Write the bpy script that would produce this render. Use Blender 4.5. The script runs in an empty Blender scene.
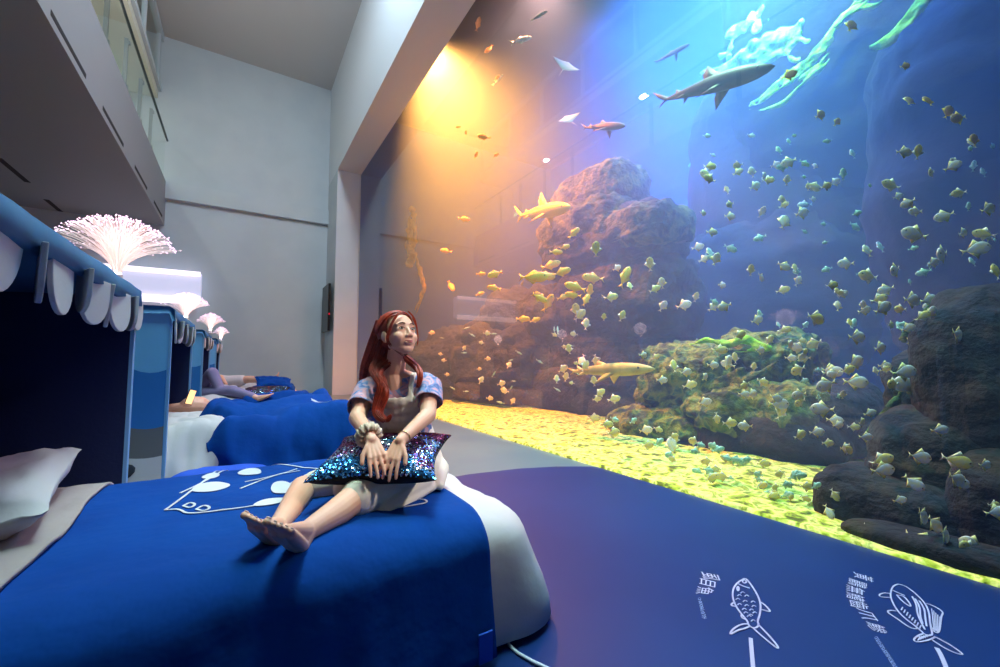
import bpy, bmesh, math, random
from mathutils import Vector, Matrix, Euler, noise
R_ = random.Random(7)
SC = bpy.context.scene
COL = SC.collection
pi = math.pi

# ------------------------------------------------------------------ camera
CAMH, FPX = 1.1, 412.0
YAW, PITCH = math.radians(32.203), math.radians(3.611)
cd = bpy.data.cameras.new('camera'); cam = bpy.data.objects.new('camera', cd); COL.objects.link(cam)
cd.sensor_width = 36; cd.lens = 36 * FPX / 1000; cd.clip_start = 0.02; cd.clip_end = 200
cam.location = (0, 0, CAMH); cam.rotation_euler = (pi / 2 + PITCH, 0, -YAW)
SC.camera = cam
CR = Vector((math.cos(YAW), -math.sin(YAW), 0))
CF = Vector((math.sin(YAW) * math.cos(PITCH), math.cos(YAW) * math.cos(PITCH), math.sin(PITCH)))
CU = CR.cross(CF)
CC = Vector((0, 0, CAMH))
def ray(x, y): return CR * ((x - 500) / FPX) + CU * ((333.5 - y) / FPX) + CF
def pt(x, y, d): return CC + ray(x, y) * d            # measured point at a distance
def on(x, y, ax, val):                                # measured point on a plane
    r = ray(x, y); i = 'XYZ'.index(ax); return CC + r * ((val - CC[i]) / r[i])

# ------------------------------------------------------------------ colour, world, exposure
SC.view_settings.view_transform = 'Standard'; SC.view_settings.look = 'None'
SC.view_settings.exposure = 0.0; SC.view_settings.gamma = 1.0; SC.view_settings.use_curve_mapping = False
w = bpy.data.worlds.new('world'); SC.world = w; w.use_nodes = True
w.node_tree.nodes['Background'].inputs[0].default_value = (0.5, 0.58, 0.75, 1)
w.node_tree.nodes['Background'].inputs[1].default_value = 0.02
cy = SC.cycles
cy.use_denoising = True; cy.max_bounces = 6; cy.diffuse_bounces = 3; cy.glossy_bounces = 3
cy.transmission_bounces = 4; cy.volume_bounces = 0; cy.transparent_max_bounces = 12
cy.sample_clamp_indirect = 3.0; cy.caustics_reflective = False; cy.caustics_refractive = False

def lin(c):
    def f(v):
        v /= 255.0
        return v / 12.92 if v <= 0.04045 else ((v + 0.055) / 1.055) ** 2.4
    return tuple(f(v) for v in c[:3]) + (1,)
def light(kind, name, loc, energy, col, rot=None, target=None, size=0.5, size_y=None, spot=60, blend=0.6):
    l = bpy.data.lights.new(name, kind); o = bpy.data.objects.new(name, l); COL.objects.link(o)
    l.energy = energy; l.color = col; o.location = loc
    if kind == 'AREA':
        l.size = size
        if size_y: l.shape = 'RECTANGLE'; l.size_y = size_y
    elif kind == 'SPOT':
        l.spot_size = math.radians(spot); l.spot_blend = blend; l.shadow_soft_size = size
    else: l.shadow_soft_size = size
    if target is not None:
        o.rotation_euler = (Vector(target) - Vector(loc)).to_track_quat('-Z', 'Y').to_euler()
    elif rot: o.rotation_euler = rot
    return o

# geometry of the place (metres): Y runs along the aquarium window, X across towards it
GX, WX, JY, FY, WTOP, CEIL = 3.13, 2.44, 13.6, 15.2, 7.17, 10.7
BX, SOFF, BTOP, RAIL, UPPER = -2.0, 5.0, 6.29, 7.55, 8.75
LX, BACKY = -6.0, -5.0

# fill lights added for the room, then the gallery's own lamps
light('AREA', 'hall_ceiling_fill', (1.45, 6.0, 10.5), 800, (0.68, 0.86, 1.0), target=(1.2, 7.5, 0), size=0.8, size_y=5)  # added cool fill for the whole hall, kept out of view
light('SPOT', 'hall_spot_fill', (2.6, -0.15, 3.5), 400, (1.0, 0.93, 0.86), target=(0.75, 2.15, 0.85), size=0.12, spot=33, blend=1.0)  # added fill without a fixture, brightens the woman and her bed
light('SPOT', 'hall_up_fill', (-1.6, 9.0, 6.6), 260, (0.86, 0.92, 1.0), target=(0.2, 11.0, 10.7), size=0.3, spot=120, blend=1.0)  # added fill aimed up to brighten the ceiling
for gy in (3.0, 7.5, 12.0): light('AREA', 'gallery_light', (-3.4, gy, 8.7), 42, (1.0, 0.96, 0.90), target=(-3.4, gy, 0), size=0.22)
light('POINT', 'gallery_exit_light', (-3.6, 14.2, 7.2), 5, (0.3, 1.0, 0.5), size=0.2)
# lamps over the tank, with added fills
light('SPOT', 'tank_orange_lamp', (3.75, 9.2, 8.95), 33000, (1.0, 0.24, 0.03), target=(5.9, 7.8, 0), size=0.1, spot=104, blend=1.0)
light('SPOT', 'tank_orange_fill', (5.2, 6.4, 9.36), 2400, (1.0, 0.34, 0.18), target=(5.2, 7.4, 0), size=0.1, spot=110, blend=1.0)  # added orange fill that widens the warm veil in the water
light('SPOT', 'tank_green_lamp', (4.4, 2.6, 9.3), 3400, (0.30, 1.0, 0.45), target=(4.6, 2.4, 0), size=0.3, spot=36, blend=0.9)
light('SPOT', 'tank_coral_lamp', (6.2, 2.6, 9.2), 4500, (0.50, 1.0, 0.22), target=(8.0, 3.3, 7.0), size=0.2, spot=80, blend=0.8)
light('AREA', 'tank_blue_lamp', (8.6, 4.3, 9.3), 2300, (0.05, 0.24, 1.0), target=(8.6, 4.2, 0), size=4, size_y=5).data.spread = math.radians(95)
light('AREA', 'tank_front_fill', (3.75, 3.0, 9.35), 560, (0.62, 0.98, 0.86), target=(5.4, 3.4, 1.5), size=0.8, size_y=8).data.spread = math.radians(80)  # added fill from the window side to brighten the fish
light('SPOT', 'tank_back_lamp', (8.8, 7.2, 9.9), 9500, (0.09, 0.22, 1.0), target=(12.0, 7.0, 3.5), size=0.4, spot=80, blend=0.9)
#LIGHTS_END

# ------------------------------------------------------------------ materials
def newmat(name):
    m = bpy.data.materials.new(name); m.use_nodes = True
    nt = m.node_tree; b = nt.nodes['Principled BSDF']
    return m, nt, b
def mat(name, col, rough=0.6, metal=0.0, bump=0.0, bscale=40, col2=None, cscale=3, emit=None, estr=0, spec=0.5, sheen=0, contrast=(0.4, 0.6), dist=0.01, detail=3, alpha=None, sss=0):
    m, nt, b = newmat(name); L = nt.links
    b.inputs['Base Color'].default_value = lin(col); b.inputs['Roughness'].default_value = rough
    b.inputs['Metallic'].default_value = metal; b.inputs['Specular IOR Level'].default_value = spec
    if sheen: b.inputs['Sheen Weight'].default_value = sheen
    if sss:
        b.inputs['Subsurface Weight'].default_value = sss; b.inputs['Subsurface Radius'].default_value = (1, .35, .2)
        b.inputs['Subsurface Scale'].default_value = 0.01
    tc = nt.nodes.new('ShaderNodeTexCoord')
    if col2 is not None:
        n = nt.nodes.new('ShaderNodeTexNoise'); n.inputs['Scale'].default_value = cscale; n.inputs['Detail'].default_value = detail
        r = nt.nodes.new('ShaderNodeValToRGB'); r.color_ramp.elements[0].position = contrast[0]; r.color_ramp.elements[1].position = contrast[1]
        r.color_ramp.elements[0].color = lin(col); r.color_ramp.elements[1].color = lin(col2)
        L.new(tc.outputs['Object'], n.inputs['Vector']); L.new(n.outputs['Fac'], r.inputs['Fac']); L.new(r.outputs['Color'], b.inputs['Base Color'])
    if bump:
        n = nt.nodes.new('ShaderNodeTexNoise'); n.inputs['Scale'].default_value = bscale; n.inputs['Detail'].default_value = 4
        bp = nt.nodes.new('ShaderNodeBump'); bp.inputs['Strength'].default_value = bump; bp.inputs['Distance'].default_value = dist
        L.new(tc.outputs['Object'], n.inputs['Vector']); L.new(n.outputs['Fac'], bp.inputs['Height']); L.new(bp.outputs['Normal'], b.inputs['Normal'])
    if emit:
        b.inputs['Emission Color'].default_value = lin(emit); b.inputs['Emission Strength'].default_value = estr
    return m
def ramp_noise_mat(name, cols, scale=6, rough=0.8, bump=0.6, bscale=14, dist=0.04, detail=6, distortion=0.6):
    m, nt, b = newmat(name); L = nt.links
    tc = nt.nodes.new('ShaderNodeTexCoord'); n = nt.nodes.new('ShaderNodeTexNoise')
    n.inputs['Scale'].default_value = scale; n.inputs['Detail'].default_value = detail; n.inputs['Distortion'].default_value = distortion
    r = nt.nodes.new('ShaderNodeValToRGB'); e = r.color_ramp.elements
    while len(e) < len(cols): e.new(0.5)
    for i, (p, c) in enumerate(cols): e[i].position = p; e[i].color = lin(c)
    n2 = nt.nodes.new('ShaderNodeTexNoise'); n2.inputs['Scale'].default_value = bscale; n2.inputs['Detail'].default_value = 8
    bp = nt.nodes.new('ShaderNodeBump'); bp.inputs['Strength'].default_value = bump; bp.inputs['Distance'].default_value = dist
    L.new(tc.outputs['Object'], n.inputs['Vector']); L.new(tc.outputs['Object'], n2.inputs['Vector'])
    L.new(n.outputs['Fac'], r.inputs['Fac']); L.new(r.outputs['Color'], b.inputs['Base Color'])
    L.new(n2.outputs['Fac'], bp.inputs['Height']); L.new(bp.outputs['Normal'], b.inputs['Normal'])
    b.inputs['Roughness'].default_value = rough
    return m
M = {}
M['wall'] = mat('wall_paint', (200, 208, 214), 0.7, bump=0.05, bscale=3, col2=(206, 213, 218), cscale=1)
M['wall_lit'] = mat('lit_wall_paint', (224, 228, 232), 0.65)  # lighter copy of the wall paint, the header's brightness put into its colour
M['ceil'] = mat('ceiling_paint', (196, 192, 190), 0.8)
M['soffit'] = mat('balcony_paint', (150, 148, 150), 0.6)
M['cream'] = mat('gallery_wall_paint', (226, 222, 205), 0.8)
M['slot'] = mat('dark_slot', (45, 38, 40), 0.9)
M['dark'] = mat('dark_metal', (40, 44, 48), 0.4, 0.6)
M['steel'] = mat('grey_metal', (110, 118, 118), 0.4, 0.7)
M['black'] = mat('black_plastic', (14, 14, 18), 0.35)
M['floor_grey'] = mat('grey_floor', (96, 122, 128), 0.28, bump=0.03, bscale=2, col2=(88, 114, 124), cscale=1.2)
M['floor_blue'] = mat('blue_floor_vinyl', (8, 38, 94), 0.42, spec=0.3, col2=(10, 44, 102), cscale=0.8, bump=0.04, bscale=220, dist=0.002)
M['print'] = mat('white_floor_print', (160, 170, 205), 0.5)
M['print_soft'] = mat('faint_floor_print', (110, 135, 190), 0.5)
M['white_cloth'] = mat('white_cotton', (190, 188, 190), 0.85, bump=0.25, bscale=9, dist=0.02)
M['stripe_cloth'] = mat('beige_sheet', (158, 146, 144), 0.85, bump=0.3, bscale=9, dist=0.02)
M['blue_cloth'] = mat('blue_duvet_cloth', (0, 58, 136), 0.9, bump=0.5, bscale=5, dist=0.035, spec=0.15, col2=(0, 64, 144), cscale=2)
M['blue_cloth2'] = mat('bright_blue_cloth', (14, 76, 190), 0.75, bump=0.3, bscale=12, dist=0.015)
M['tent_panel'] = mat('tent_panel_light_blue', (120, 190, 245), 0.75, bump=0.3, bscale=7, dist=0.012)  # light blue canvas, made lighter in place of light falling on the panel
M['tent_blue'] = mat('tent_canvas_blue', (44, 104, 152), 0.75, bump=0.35, bscale=7, dist=0.012, col2=(50, 114, 164), cscale=3)
M['tent_pale'] = mat('tent_pale_trim', (120, 172, 222), 0.7)
M['tent_navy'] = mat('tent_lining_navy', (12, 28, 78), 0.85, bump=0.2, bscale=60)
M['tent_deep'] = mat('tent_panel_deep_blue', (40, 120, 200), 0.75, bump=0.3, bscale=7, dist=0.012)
M['felt_white'] = mat('felt_white', (206, 206, 210), 0.85, bump=0.1, bscale=80)
M['felt_grey'] = mat('felt_grey', (110, 112, 116), 0.85)
M['felt_dark'] = mat('felt_dark_grey', (52, 56, 66), 0.85)
M['cloth_print'] = mat('cream_print', (206, 208, 212), 0.75)
M['lamp_base'] = mat('lamp_base_white', (220, 220, 225), 0.4)
M['fibre'] = mat('glowing_fibre', (255, 230, 225), 0.4, emit=(255, 226, 216), estr=0.5)
M['fibre_core'] = mat('glowing_core', (255, 240, 238), 0.4, emit=(255, 238, 236), estr=9)
M['fibre_tip'] = mat('glowing_tip', (255, 220, 245), 0.4, emit=(255, 205, 240), estr=3.0)
M['lightbox'] = mat('lightbox_face', (225, 225, 245), 0.4, emit=(200, 200, 232), estr=0.62)
M['lightbox_tube'] = mat('lightbox_tube', (255, 240, 250), 0.4, emit=(255, 238, 250), estr=1.5)
M['screen_red'] = mat('red_indicator', (230, 20, 40), 0.4, emit=(240, 20, 50), estr=1.5)
M['phone'] = mat('phone_screen', (255, 190, 90), 0.4, emit=(255, 205, 150), estr=1.4)
M['skin'] = mat('skin', (238, 176, 148), 0.5, sss=0.12, col2=(240, 184, 158), cscale=10)
M['lip'] = mat('lip', (204, 112, 104), 0.4)
M['toenail'] = mat('nail', (236, 196, 184), 0.3)
M['eye_white'] = mat('eye_white', (214, 204, 200), 0.2)
M['iris'] = mat('dark_iris', (28, 16, 12), 0.1)
M['brow'] = mat('brow', (104, 52, 34), 0.8)
M['hair'] = mat('red_hair', (176, 58, 30), 0.42, col2=(134, 36, 20), cscale=30, spec=0.6)
M['tee'] = ramp_noise_mat('tie_dye_cotton', [(0.34, (92, 108, 164)), (0.44, (128, 150, 200)), (0.52, (222, 156, 164)), (0.62, (196, 180, 204)), (0.7, (86, 100, 160))], scale=17, rough=0.85, bump=0.4, bscale=24, dist=0.006, detail=2, distortion=1.2)
M['dress'] = mat('oat_cotton', (240, 226, 208), 0.85, bump=0.35, bscale=26, dist=0.006)
M['scrunchie'] = mat('cream_scrunchie', (214, 190, 168), 0.85, bump=0.9, bscale=45, dist=0.008)
M['gold'] = mat('gold', (212, 170, 110), 0.3, 0.9)
M['lilac'] = mat('lilac_trousers', (132, 124, 164), 0.85, bump=0.3, bscale=14, dist=0.01)
M['white_skirt'] = mat('white_jersey', (214, 208, 212), 0.85, bump=0.4, bscale=14, dist=0.01)
M['cushion_back'] = mat('black_velvet', (6, 8, 18), 0.9)
M['cable'] = mat('white_cable', (200, 205, 220), 0.5)
M['silver_fish'] = mat('silver_fish', (226, 232, 238), 0.4, 0.0, col2=(240, 234, 190), cscale=7)
M['pale_yellow_fish'] = mat('pale_yellow_fish', (250, 238, 130), 0.4, 0.0, col2=(230, 228, 180), cscale=8)
M['yellow_fish'] = mat('yellow_fish', (250, 206, 20), 0.4, col2=(236, 222, 60), cscale=8)
M['orange_fish'] = mat('orange_fish', (255, 190, 60), 0.45)
M['teal_fish'] = mat('teal_fish', (200, 238, 220), 0.4, 0.0, col2=(150, 214, 200), cscale=8)
M['dusky_fish'] = mat('dusky_fish', (196, 160, 130), 0.5, col2=(190, 170, 100), cscale=8)
M['shark_grey'] = mat('shark_grey', (78, 64, 76), 0.5, col2=(96, 80, 88), cscale=3)
M['shark_yellow'] = mat('shark_gold', (255, 226, 30), 0.5)
M['shark_sand'] = mat('shark_sand', (196, 190, 118), 0.5, col2=(168, 160, 92), cscale=4)
M['ray'] = mat('ray_grey', (176, 190, 190), 0.5)
M['fish_eye'] = mat('fish_eye', (10, 12, 16), 0.2)
M['tank_wall'] = mat('tank_blue_wall', (40, 96, 190), 0.9, bump=0.2, bscale=1.2)
M['sand'] = ramp_noise_mat('tank_sand', [(0.36, (80, 98, 30)), (0.45, (170, 202, 58)), (0.54, (226, 240, 140)), (0.62, (124, 156, 46)), (0.7, (196, 212, 84))], scale=9, rough=0.9, bump=1.0, bscale=12, dist=0.05)  # yellow-green of the lamplight put into the sand colour
M['rock'] = ramp_noise_mat('reef_rock', [(0.3, (14, 24, 34)), (0.5, (26, 38, 46)), (0.62, (52, 58, 42)), (0.74, (38, 62, 44))], scale=1.6, rough=0.95, bump=1.0, bscale=5, dist=0.12)
M['reef'] = ramp_noise_mat('algae_reef', [(0.32, (24, 34, 32)), (0.43, (56, 76, 36)), (0.53, (124, 140, 52)), (0.6, (60, 104, 66)), (0.7, (30, 40, 36))], scale=4.5, rough=0.95, bump=1.0, bscale=9, dist=0.09)
M['dark_rock'] = ramp_noise_mat('dark_reef_rock', [(0.3, (9, 20, 30)), (0.5, (18, 34, 42)), (0.62, (38, 42, 34)), (0.74, (22, 58, 36))], scale=2.2, rough=0.95, bump=1.0, bscale=6, dist=0.1)
M['gold_crust'] = ramp_noise_mat('gold_crust', [(0.34, (16, 28, 28)), (0.48, (44, 64, 34)), (0.58, (96, 102, 42)), (0.7, (42, 72, 46))], scale=3.0, rough=0.95, bump=1.0, bscale=9, dist=0.09)
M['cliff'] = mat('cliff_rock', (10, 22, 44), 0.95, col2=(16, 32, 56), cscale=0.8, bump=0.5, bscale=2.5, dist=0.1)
M['coral'] = ramp_noise_mat('green_coral', [(0.3, (60, 130, 20)), (0.5, (140, 235, 50)), (0.7, (205, 255, 100))], scale=6, rough=0.9, bump=1.0, bscale=12, dist=0.05)  # green coral, with green lamplight also put into its colour
M['cyan_coral'] = ramp_noise_mat('cyan_coral', [(0.3, (40, 120, 120)), (0.5, (90, 220, 200)), (0.7, (150, 255, 230))], scale=6, rough=0.9, bump=1.0, bscale=12, dist=0.05)
M['kelp'] = ramp_noise_mat('kelp_gold', [(0.3, (150, 120, 40)), (0.5, (230, 190, 60)), (0.7, (250, 220, 110))], scale=3, rough=0.8, bump=0.6, bscale=8)

def glass_mat(name, tint, refl=1.0, rough=0.0, ior=1.5):
    m = bpy.data.materials.new(name); m.use_nodes = True; nt = m.node_tree; nt.nodes.clear(); L = nt.links
    out = nt.nodes.new('ShaderNodeOutputMaterial'); mix = nt.nodes.new('ShaderNodeMixShader')
    tr = nt.nodes.new('ShaderNodeBsdfTransparent'); gl = nt.nodes.new('ShaderNodeBsdfGlossy'); fr = nt.nodes.new('ShaderNodeFresnel')
    fr.inputs['IOR'].default_value = ior; tr.inputs[0].default_value = tint; gl.inputs['Roughness'].default_value = rough
    gl.inputs['Color'].default_value = (refl, refl, refl, 1)
    ge = nt.nodes.new('ShaderNodeNewGeometry'); mu = nt.nodes.new('ShaderNodeMath'); mu.operation = 'SUBTRACT'; mu.use_clamp = True
    L.new(fr.outputs[0], mu.inputs[0]); L.new(ge.outputs['Backfacing'], mu.inputs[1])
    L.new(mu.outputs[0], mix.inputs[0]); L.new(tr.outputs[0], mix.inputs[1]); L.new(gl.outputs[0], mix.inputs[2]); L.new(mix.outputs[0], out.inputs['Surface'])
    return m
M['acrylic'] = glass_mat('acrylic_window', (0.97, 0.985, 1, 1))
M['rail_glass'] = glass_mat('railing_glass', (0.93, 0.97, 0.945, 1))
mw = bpy.data.materials.new('tank_water'); mw.use_nodes = True; nt = mw.node_tree; nt.nodes.clear()
out = nt.nodes.new('ShaderNodeOutputMaterial'); ad = nt.nodes.new('ShaderNodeAddShader')
vs = nt.nodes.new('ShaderNodeVolumeScatter'); va = nt.nodes.new('ShaderNodeVolumeAbsorption')
vs.inputs['Color'].default_value = (0.29, 0.53, 1, 1); vs.inputs['Density'].default_value = 0.095; vs.inputs['Anisotropy'].default_value = 0.25
va.inputs['Color'].default_value = (0.02, 0.35, 0.95, 1); va.inputs['Density'].default_value = 0.055
nt.links.new(vs.outputs[0], ad.inputs[0]); nt.links.new(va.outputs[0], ad.inputs[1]); nt.links.new(ad.outputs[0], out.inputs['Volume'])
M['water'] = mw

# ------------------------------------------------------------------ helpers
def link_mesh(name, verts, faces, m, parent=None, smooth=False, mats=None, fm=None):
    me = bpy.data.meshes.new(name); me.from_pydata([tuple(v) for v in verts], [], faces); me.update()
    o = bpy.data.objects.new(name, me); COL.objects.link(o)
    for k in ([m] if mats is None else mats): me.materials.append(M[k] if isinstance(k, str) else k)
    if fm:
        for p, i in zip(me.polygons, fm): p.material_index = i
    if smooth: me.polygons.foreach_set('use_smooth', [True] * len(me.polygons))
    if parent is not None:
        o.parent = parent; o.matrix_parent_inverse = PINV(parent)
    return o
def PINV(p):
    def W(q):
        mm = Matrix.LocRotScale(q.location, q.rotation_euler, q.scale)
        return mm if q.parent is None else W(q.parent) @ q.matrix_parent_inverse @ mm
    return W(p).inverted()
def tag(o, label=None, cat=None, group=None, kind=None):
    if label: o['label'] = label
    if cat: o['category'] = cat
    if group: o['group'] = group
    if kind: o['kind'] = kind
    return o
def thing(name, label, cat, loc, group=None, rotz=0):
    o = bpy.data.objects.new(name, None); COL.objects.link(o); o.location = loc; o.rotation_euler = (0, 0, rotz)
    o.empty_display_size = 0.1
    return tag(o, label, cat, group)
class MB:
    def __init__(s): s.v = []; s.f = []
    def add(s, vs, fs):
        n = len(s.v); s.v += [Vector(v) for v in vs]; s.f += [tuple(i + n for i in f) for f in fs]; return s
    def box(s, a, b):
        x0, y0, z0 = a; x1, y1, z1 = b
        return s.add([(x0, y0, z0), (x1, y0, z0), (x1, y1, z0), (x0, y1, z0), (x0, y0, z1), (x1, y0, z1), (x1, y1, z1), (x0, y1, z1)],
                     [(3, 2, 1, 0), (4, 5, 6, 7), (0, 1, 5, 4), (1, 2, 6, 5), (2, 3, 7, 6), (3, 0, 4, 7)])
    def tube(s, pts, rads, n=8, caps=True):
        pts = [Vector(p) for p in pts]
        if not isinstance(rads, (list, tuple)): rads = [rads] * len(pts)
        rings = []; prev = None
        for i, p in enumerate(pts):
            t = (pts[min(i + 1, len(pts) - 1)] - pts[max(i - 1, 0)])
            if t.length < 1e-9: t = Vector((0, 0, 1))
            t.normalize()
            if prev is None: a = t.orthogonal().normalized()
            else:
                a = prev - t * prev.dot(t)
                a = a.normalized() if a.length > 1e-6 else t.orthogonal().normalized()
            prev = a; b = t.cross(a)
            rings.append([p + (a * math.cos(2 * pi * k / n) + b * math.sin(2 * pi * k / n)) * rads[i] for k in range(n)])
        vs = [v for r in rings for v in r]; fs = []
        for i in range(len(rings) - 1):
            for k in range(n):
                fs.append((i * n + k, i * n + (k + 1) % n, (i + 1) * n + (k + 1) % n, (i + 1) * n + k))
        if caps:
            fs.append(tuple(range(n - 1, -1, -1))); fs.append(tuple((len(rings) - 1) * n + k for k in range(n)))
        return s.add(vs, fs)
    def ell(s, c, r, rot=None, nu=20, nv=12):
        vs = []; fs = []; c = Vector(c)
        if not isinstance(r, (list, tuple)): r = (r, r, r)
        for j in range(nv + 1):
            th = pi * j / nv
            for i in range(nu):
                ph = 2 * pi * i / nu
                v = Vector((r[0] * math.sin(th) * math.cos(ph), r[1] * math.sin(th) * math.sin(ph), r[2] * math.cos(th)))
                if rot is not None: v = rot @ v
                vs.append(c + v)
        for j in range(nv):
            for i in range(nu):
                fs.append((j * nu + i, (j + 1) * nu + i, (j + 1) * nu + (i + 1) % nu, j * nu + (i + 1) % nu))
        return s.add(vs, fs)
    def cap(s, a, b, ra, rb, n=14):
        a = Vector(a); b = Vector(b); d = b - a
        pts = []; rr = []
        L = max(d.length, 1e-6); u = d / L
        for k in range(5):
            t = pi / 2 * (1 - k / 4); pts.append(a - u * ra * math.sin(t)); rr.append(max(ra * math.cos(t), 1e-4))
        for k in range(1, 4): pts.append(a + d * k / 4); rr.append(ra + (rb - ra) * k / 4)
        for k in range(5):
            t = pi / 2 * k / 4; pts.append(b + u * rb * math.sin(t)); rr.append(max(rb * math.cos(t), 1e-4))
        return s.tube(pts, rr, n)
    def chain(s, pts, rads, n=14):
        for i in range(len(pts) - 1): s.cap(pts[i], pts[i + 1], rads[i], rads[i + 1], n)
        return s
    def build(s, name, m, parent=None, smooth=False): return link_mesh(name, s.v, s.f, m, parent, smooth)
    def solid(s, name, m, parent=None, voxel=0.005, smooth=6, factor=0.5, decimate=None):
        """fuse every overlapping shape into one continuous skin"""
        o = link_mesh(name, s.v, s.f, m, parent, False)
        r = o.modifiers.new('fuse', 'REMESH'); r.mode = 'VOXEL'; r.voxel_size = voxel; r.use_smooth_shade = True
        if smooth:
            q = o.modifiers.new('soften', 'SMOOTH'); q.factor = factor; q.iterations = smooth
        if decimate:
            q = o.modifiers.new('thin', 'DECIMATE'); q.ratio = decimate
        dg = bpy.context.evaluated_depsgraph_get(); dg.update()
        me = bpy.data.meshes.new_from_object(o.evaluated_get(dg)); old = o.data
        o.modifiers.clear(); o.data = me; me.name = name; bpy.data.meshes.remove(old)
        me.polygons.foreach_set('use_smooth', [True] * len(me.polygons))
        return o
def box(name, a, b, m, parent=None): return MB().box(a, b).build(name, m, parent)
def structure(o): o['kind'] = 'structure'; return o
def fbm(p, o=4):
    return noise.fractal(Vector(p), 1.0, 2.0, o)
def smoothstep(a, b, x):
    t = min(1, max(0, (x - a) / (b - a))); return t * t * (3 - 2 * t)
def dup(root, loc, rot=None, scale=None, label=None, group=None):
    r = root.copy(); COL.objects.link(r); r.location = loc
    if rot is not None: r.rotation_euler = rot
    if scale is not None: r.scale = scale
    if label: r['label'] = label
    if group: r['group'] = group
    for ch in list(root.children):
        c = ch.copy(); COL.objects.link(c); c.parent = r; c.matrix_parent_inverse = ch.matrix_parent_inverse.copy()
        for g in list(ch.children):
            e = g.copy(); COL.objects.link(e); e.parent = c; e.matrix_parent_inverse = g.matrix_parent_inverse.copy()
    return r
#@@ROOM
# ------------------------------------------------------------------ room shell
T = 0.2
fl = structure(box('floor', (LX - T, BACKY - T, -T), (GX, FY + T, 0), 'floor_grey'))
# blue vinyl with a rounded far edge, laid over the grey floor
edge = [(-3.0, 3.4), (1.0, 3.55), (1.9, 3.56), (2.4, 3.48), (2.78, 3.34), (GX - 0.005, 3.12)]
v = [(GX - 0.005, BACKY, 0.004), (-6, BACKY, 0.004)] + [(x, y, 0.004) for x, y in [(-6, 3.4)] + edge]
vb = [(a, b, 0.0) for a, b, c in v]; n = len(v)
vin = link_mesh('floor_vinyl', v + vb, [tuple(range(n))[::-1]] + [(i, (i + 1) % n, n + (i + 1) % n, n + i) for i in range(n)], 'floor_blue', fl)
vin['label'] = 'dark blue vinyl floor sheet with white fish drawings'
structure(box('ceiling', (LX - T, BACKY - T, CEIL), (GX + 1, FY + T, CEIL + T), 'ceil'))
structure(box('wall_far', (LX - T, FY, 0), (WX, FY + T, CEIL), 'wall'))
# moulding band across the far wall
z1, z0 = 6.28, 5.78
structure(box('trim_1', (BX, FY - 0.16, z0), (WX, FY, z1), 'wall'))
structure(box('wall_left', (LX - T, BACKY - T, 0), (LX, FY + T, CEIL), 'wall'))
structure(box('wall_back', (LX, BACKY - T, 0), (GX + 1, BACKY, CEIL), 'wall'))
# pillar beside the aquarium window and the deep header above it
structure(box('wall_right_pillar', (WX, JY, 0), (GX + 0.04, FY + T, WTOP), 'wall'))
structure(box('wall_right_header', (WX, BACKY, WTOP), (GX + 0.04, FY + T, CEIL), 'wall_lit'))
# balcony slab on the left: soffit, fascia, slots, glass railing, gallery behind
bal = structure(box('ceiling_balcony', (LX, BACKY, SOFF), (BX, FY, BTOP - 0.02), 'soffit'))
for (xa, ya, xb, yb) in [(51, 7, 86, 73), (103, 104, 123.5, 143), (135, 163, 147, 188), (154, 200, 162, 217)]:
    a = on(xa, ya, 'X', BX); b = on(xb, yb, 'X', BX)
    s = box('slot_vent', (BX - 0.01, a.y, SOFF + 0.10), (BX + 0.004, b.y, SOFF + 0.17), 'slot', bal)
for (xa, ya, xb, yb) in [(0, 158, 26, 182), (43, 199, 72, 219)]:
    a = on(xa, ya, 'Z', SOFF); b = on(xb, yb, 'Z', SOFF); xm = (a.x + b.x) / 2
    box('slot_vent', (xm - 0.05, a.y, SOFF - 0.004), (xm + 0.05, b.y, SOFF + 0.01), 'slot', bal)
structure(box('wall_gallery', (BX - 2.2, BACKY, BTOP), (BX - 2.0, FY, CEIL), 'cream'))
up = structure(box('wall_upper_band', (BX - 2.0, BACKY, UPPER), (BX - 0.3, FY, UPPER + 0.25), 'cream'))
# upper window strip above the gallery
win = structure(thing('window_1', None, None, (BX - 0.3, FY - 6, UPPER + 0.25)))
mb = MB()
for k in range(9):
    y = FY - 0.35 - k * 2.0
    mb.box((BX - 0.34, y - 0.04, UPPER + 0.25), (BX - 0.24, y + 0.04, CEIL - 0.05))
mb.box((BX - 0.34, BACKY, UPPER + 0.22), (BX - 0.22, FY, UPPER + 0.34)); mb.box((BX - 0.34, BACKY, CEIL - 0.2), (BX - 0.22, FY, CEIL - 0.02))
mb.build('window_frame', 'wall', win)
box('window_glass', (BX - 0.30, BACKY, UPPER + 0.3), (BX - 0.285, FY, CEIL - 0.15), 'rail_glass', win)
# glass railing
rl = thing('glass_railing', 'glass balcony railing with thin dark handrail along the upper gallery', 'railing', (BX, 5, BTOP))
mb = MB(); mb.tube([(BX - 0.03, BACKY, RAIL), (BX - 0.03, FY, RAIL)], 0.025, 8); mb.build('handrail', 'dark', rl, True)
ys = [on(111, 24, 'X', BX - 0.1).y, on(129, 68, 'X', BX - 0.1).y, on(143, 103, 'X', BX - 0.1).y, on(153, 136, 'X', BX - 0.1).y]
ys = [4.2, 6.3] + [on(x, y, 'X', BX - 0.06).y for x, y in [(110, 24), (128.5, 66), (142.5, 103), (152.5, 136)]]
ys = [y for y in ys]
for y in sorted(ys):
    mb = MB(); mb.box((BX - 0.14, y - 0.035, BTOP + 0.02), (BX - 0.08, y + 0.035, RAIL - 0.12))
    mb.box((BX - 0.09, y - 0.03, RAIL - 0.22), (BX - 0.05, y + 0.03, RAIL - 0.16)); mb.box((BX - 0.09, y - 0.03, BTOP + 0.12), (BX - 0.05, y + 0.03, BTOP + 0.2))
    mb.build('post', 'steel', rl)
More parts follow.
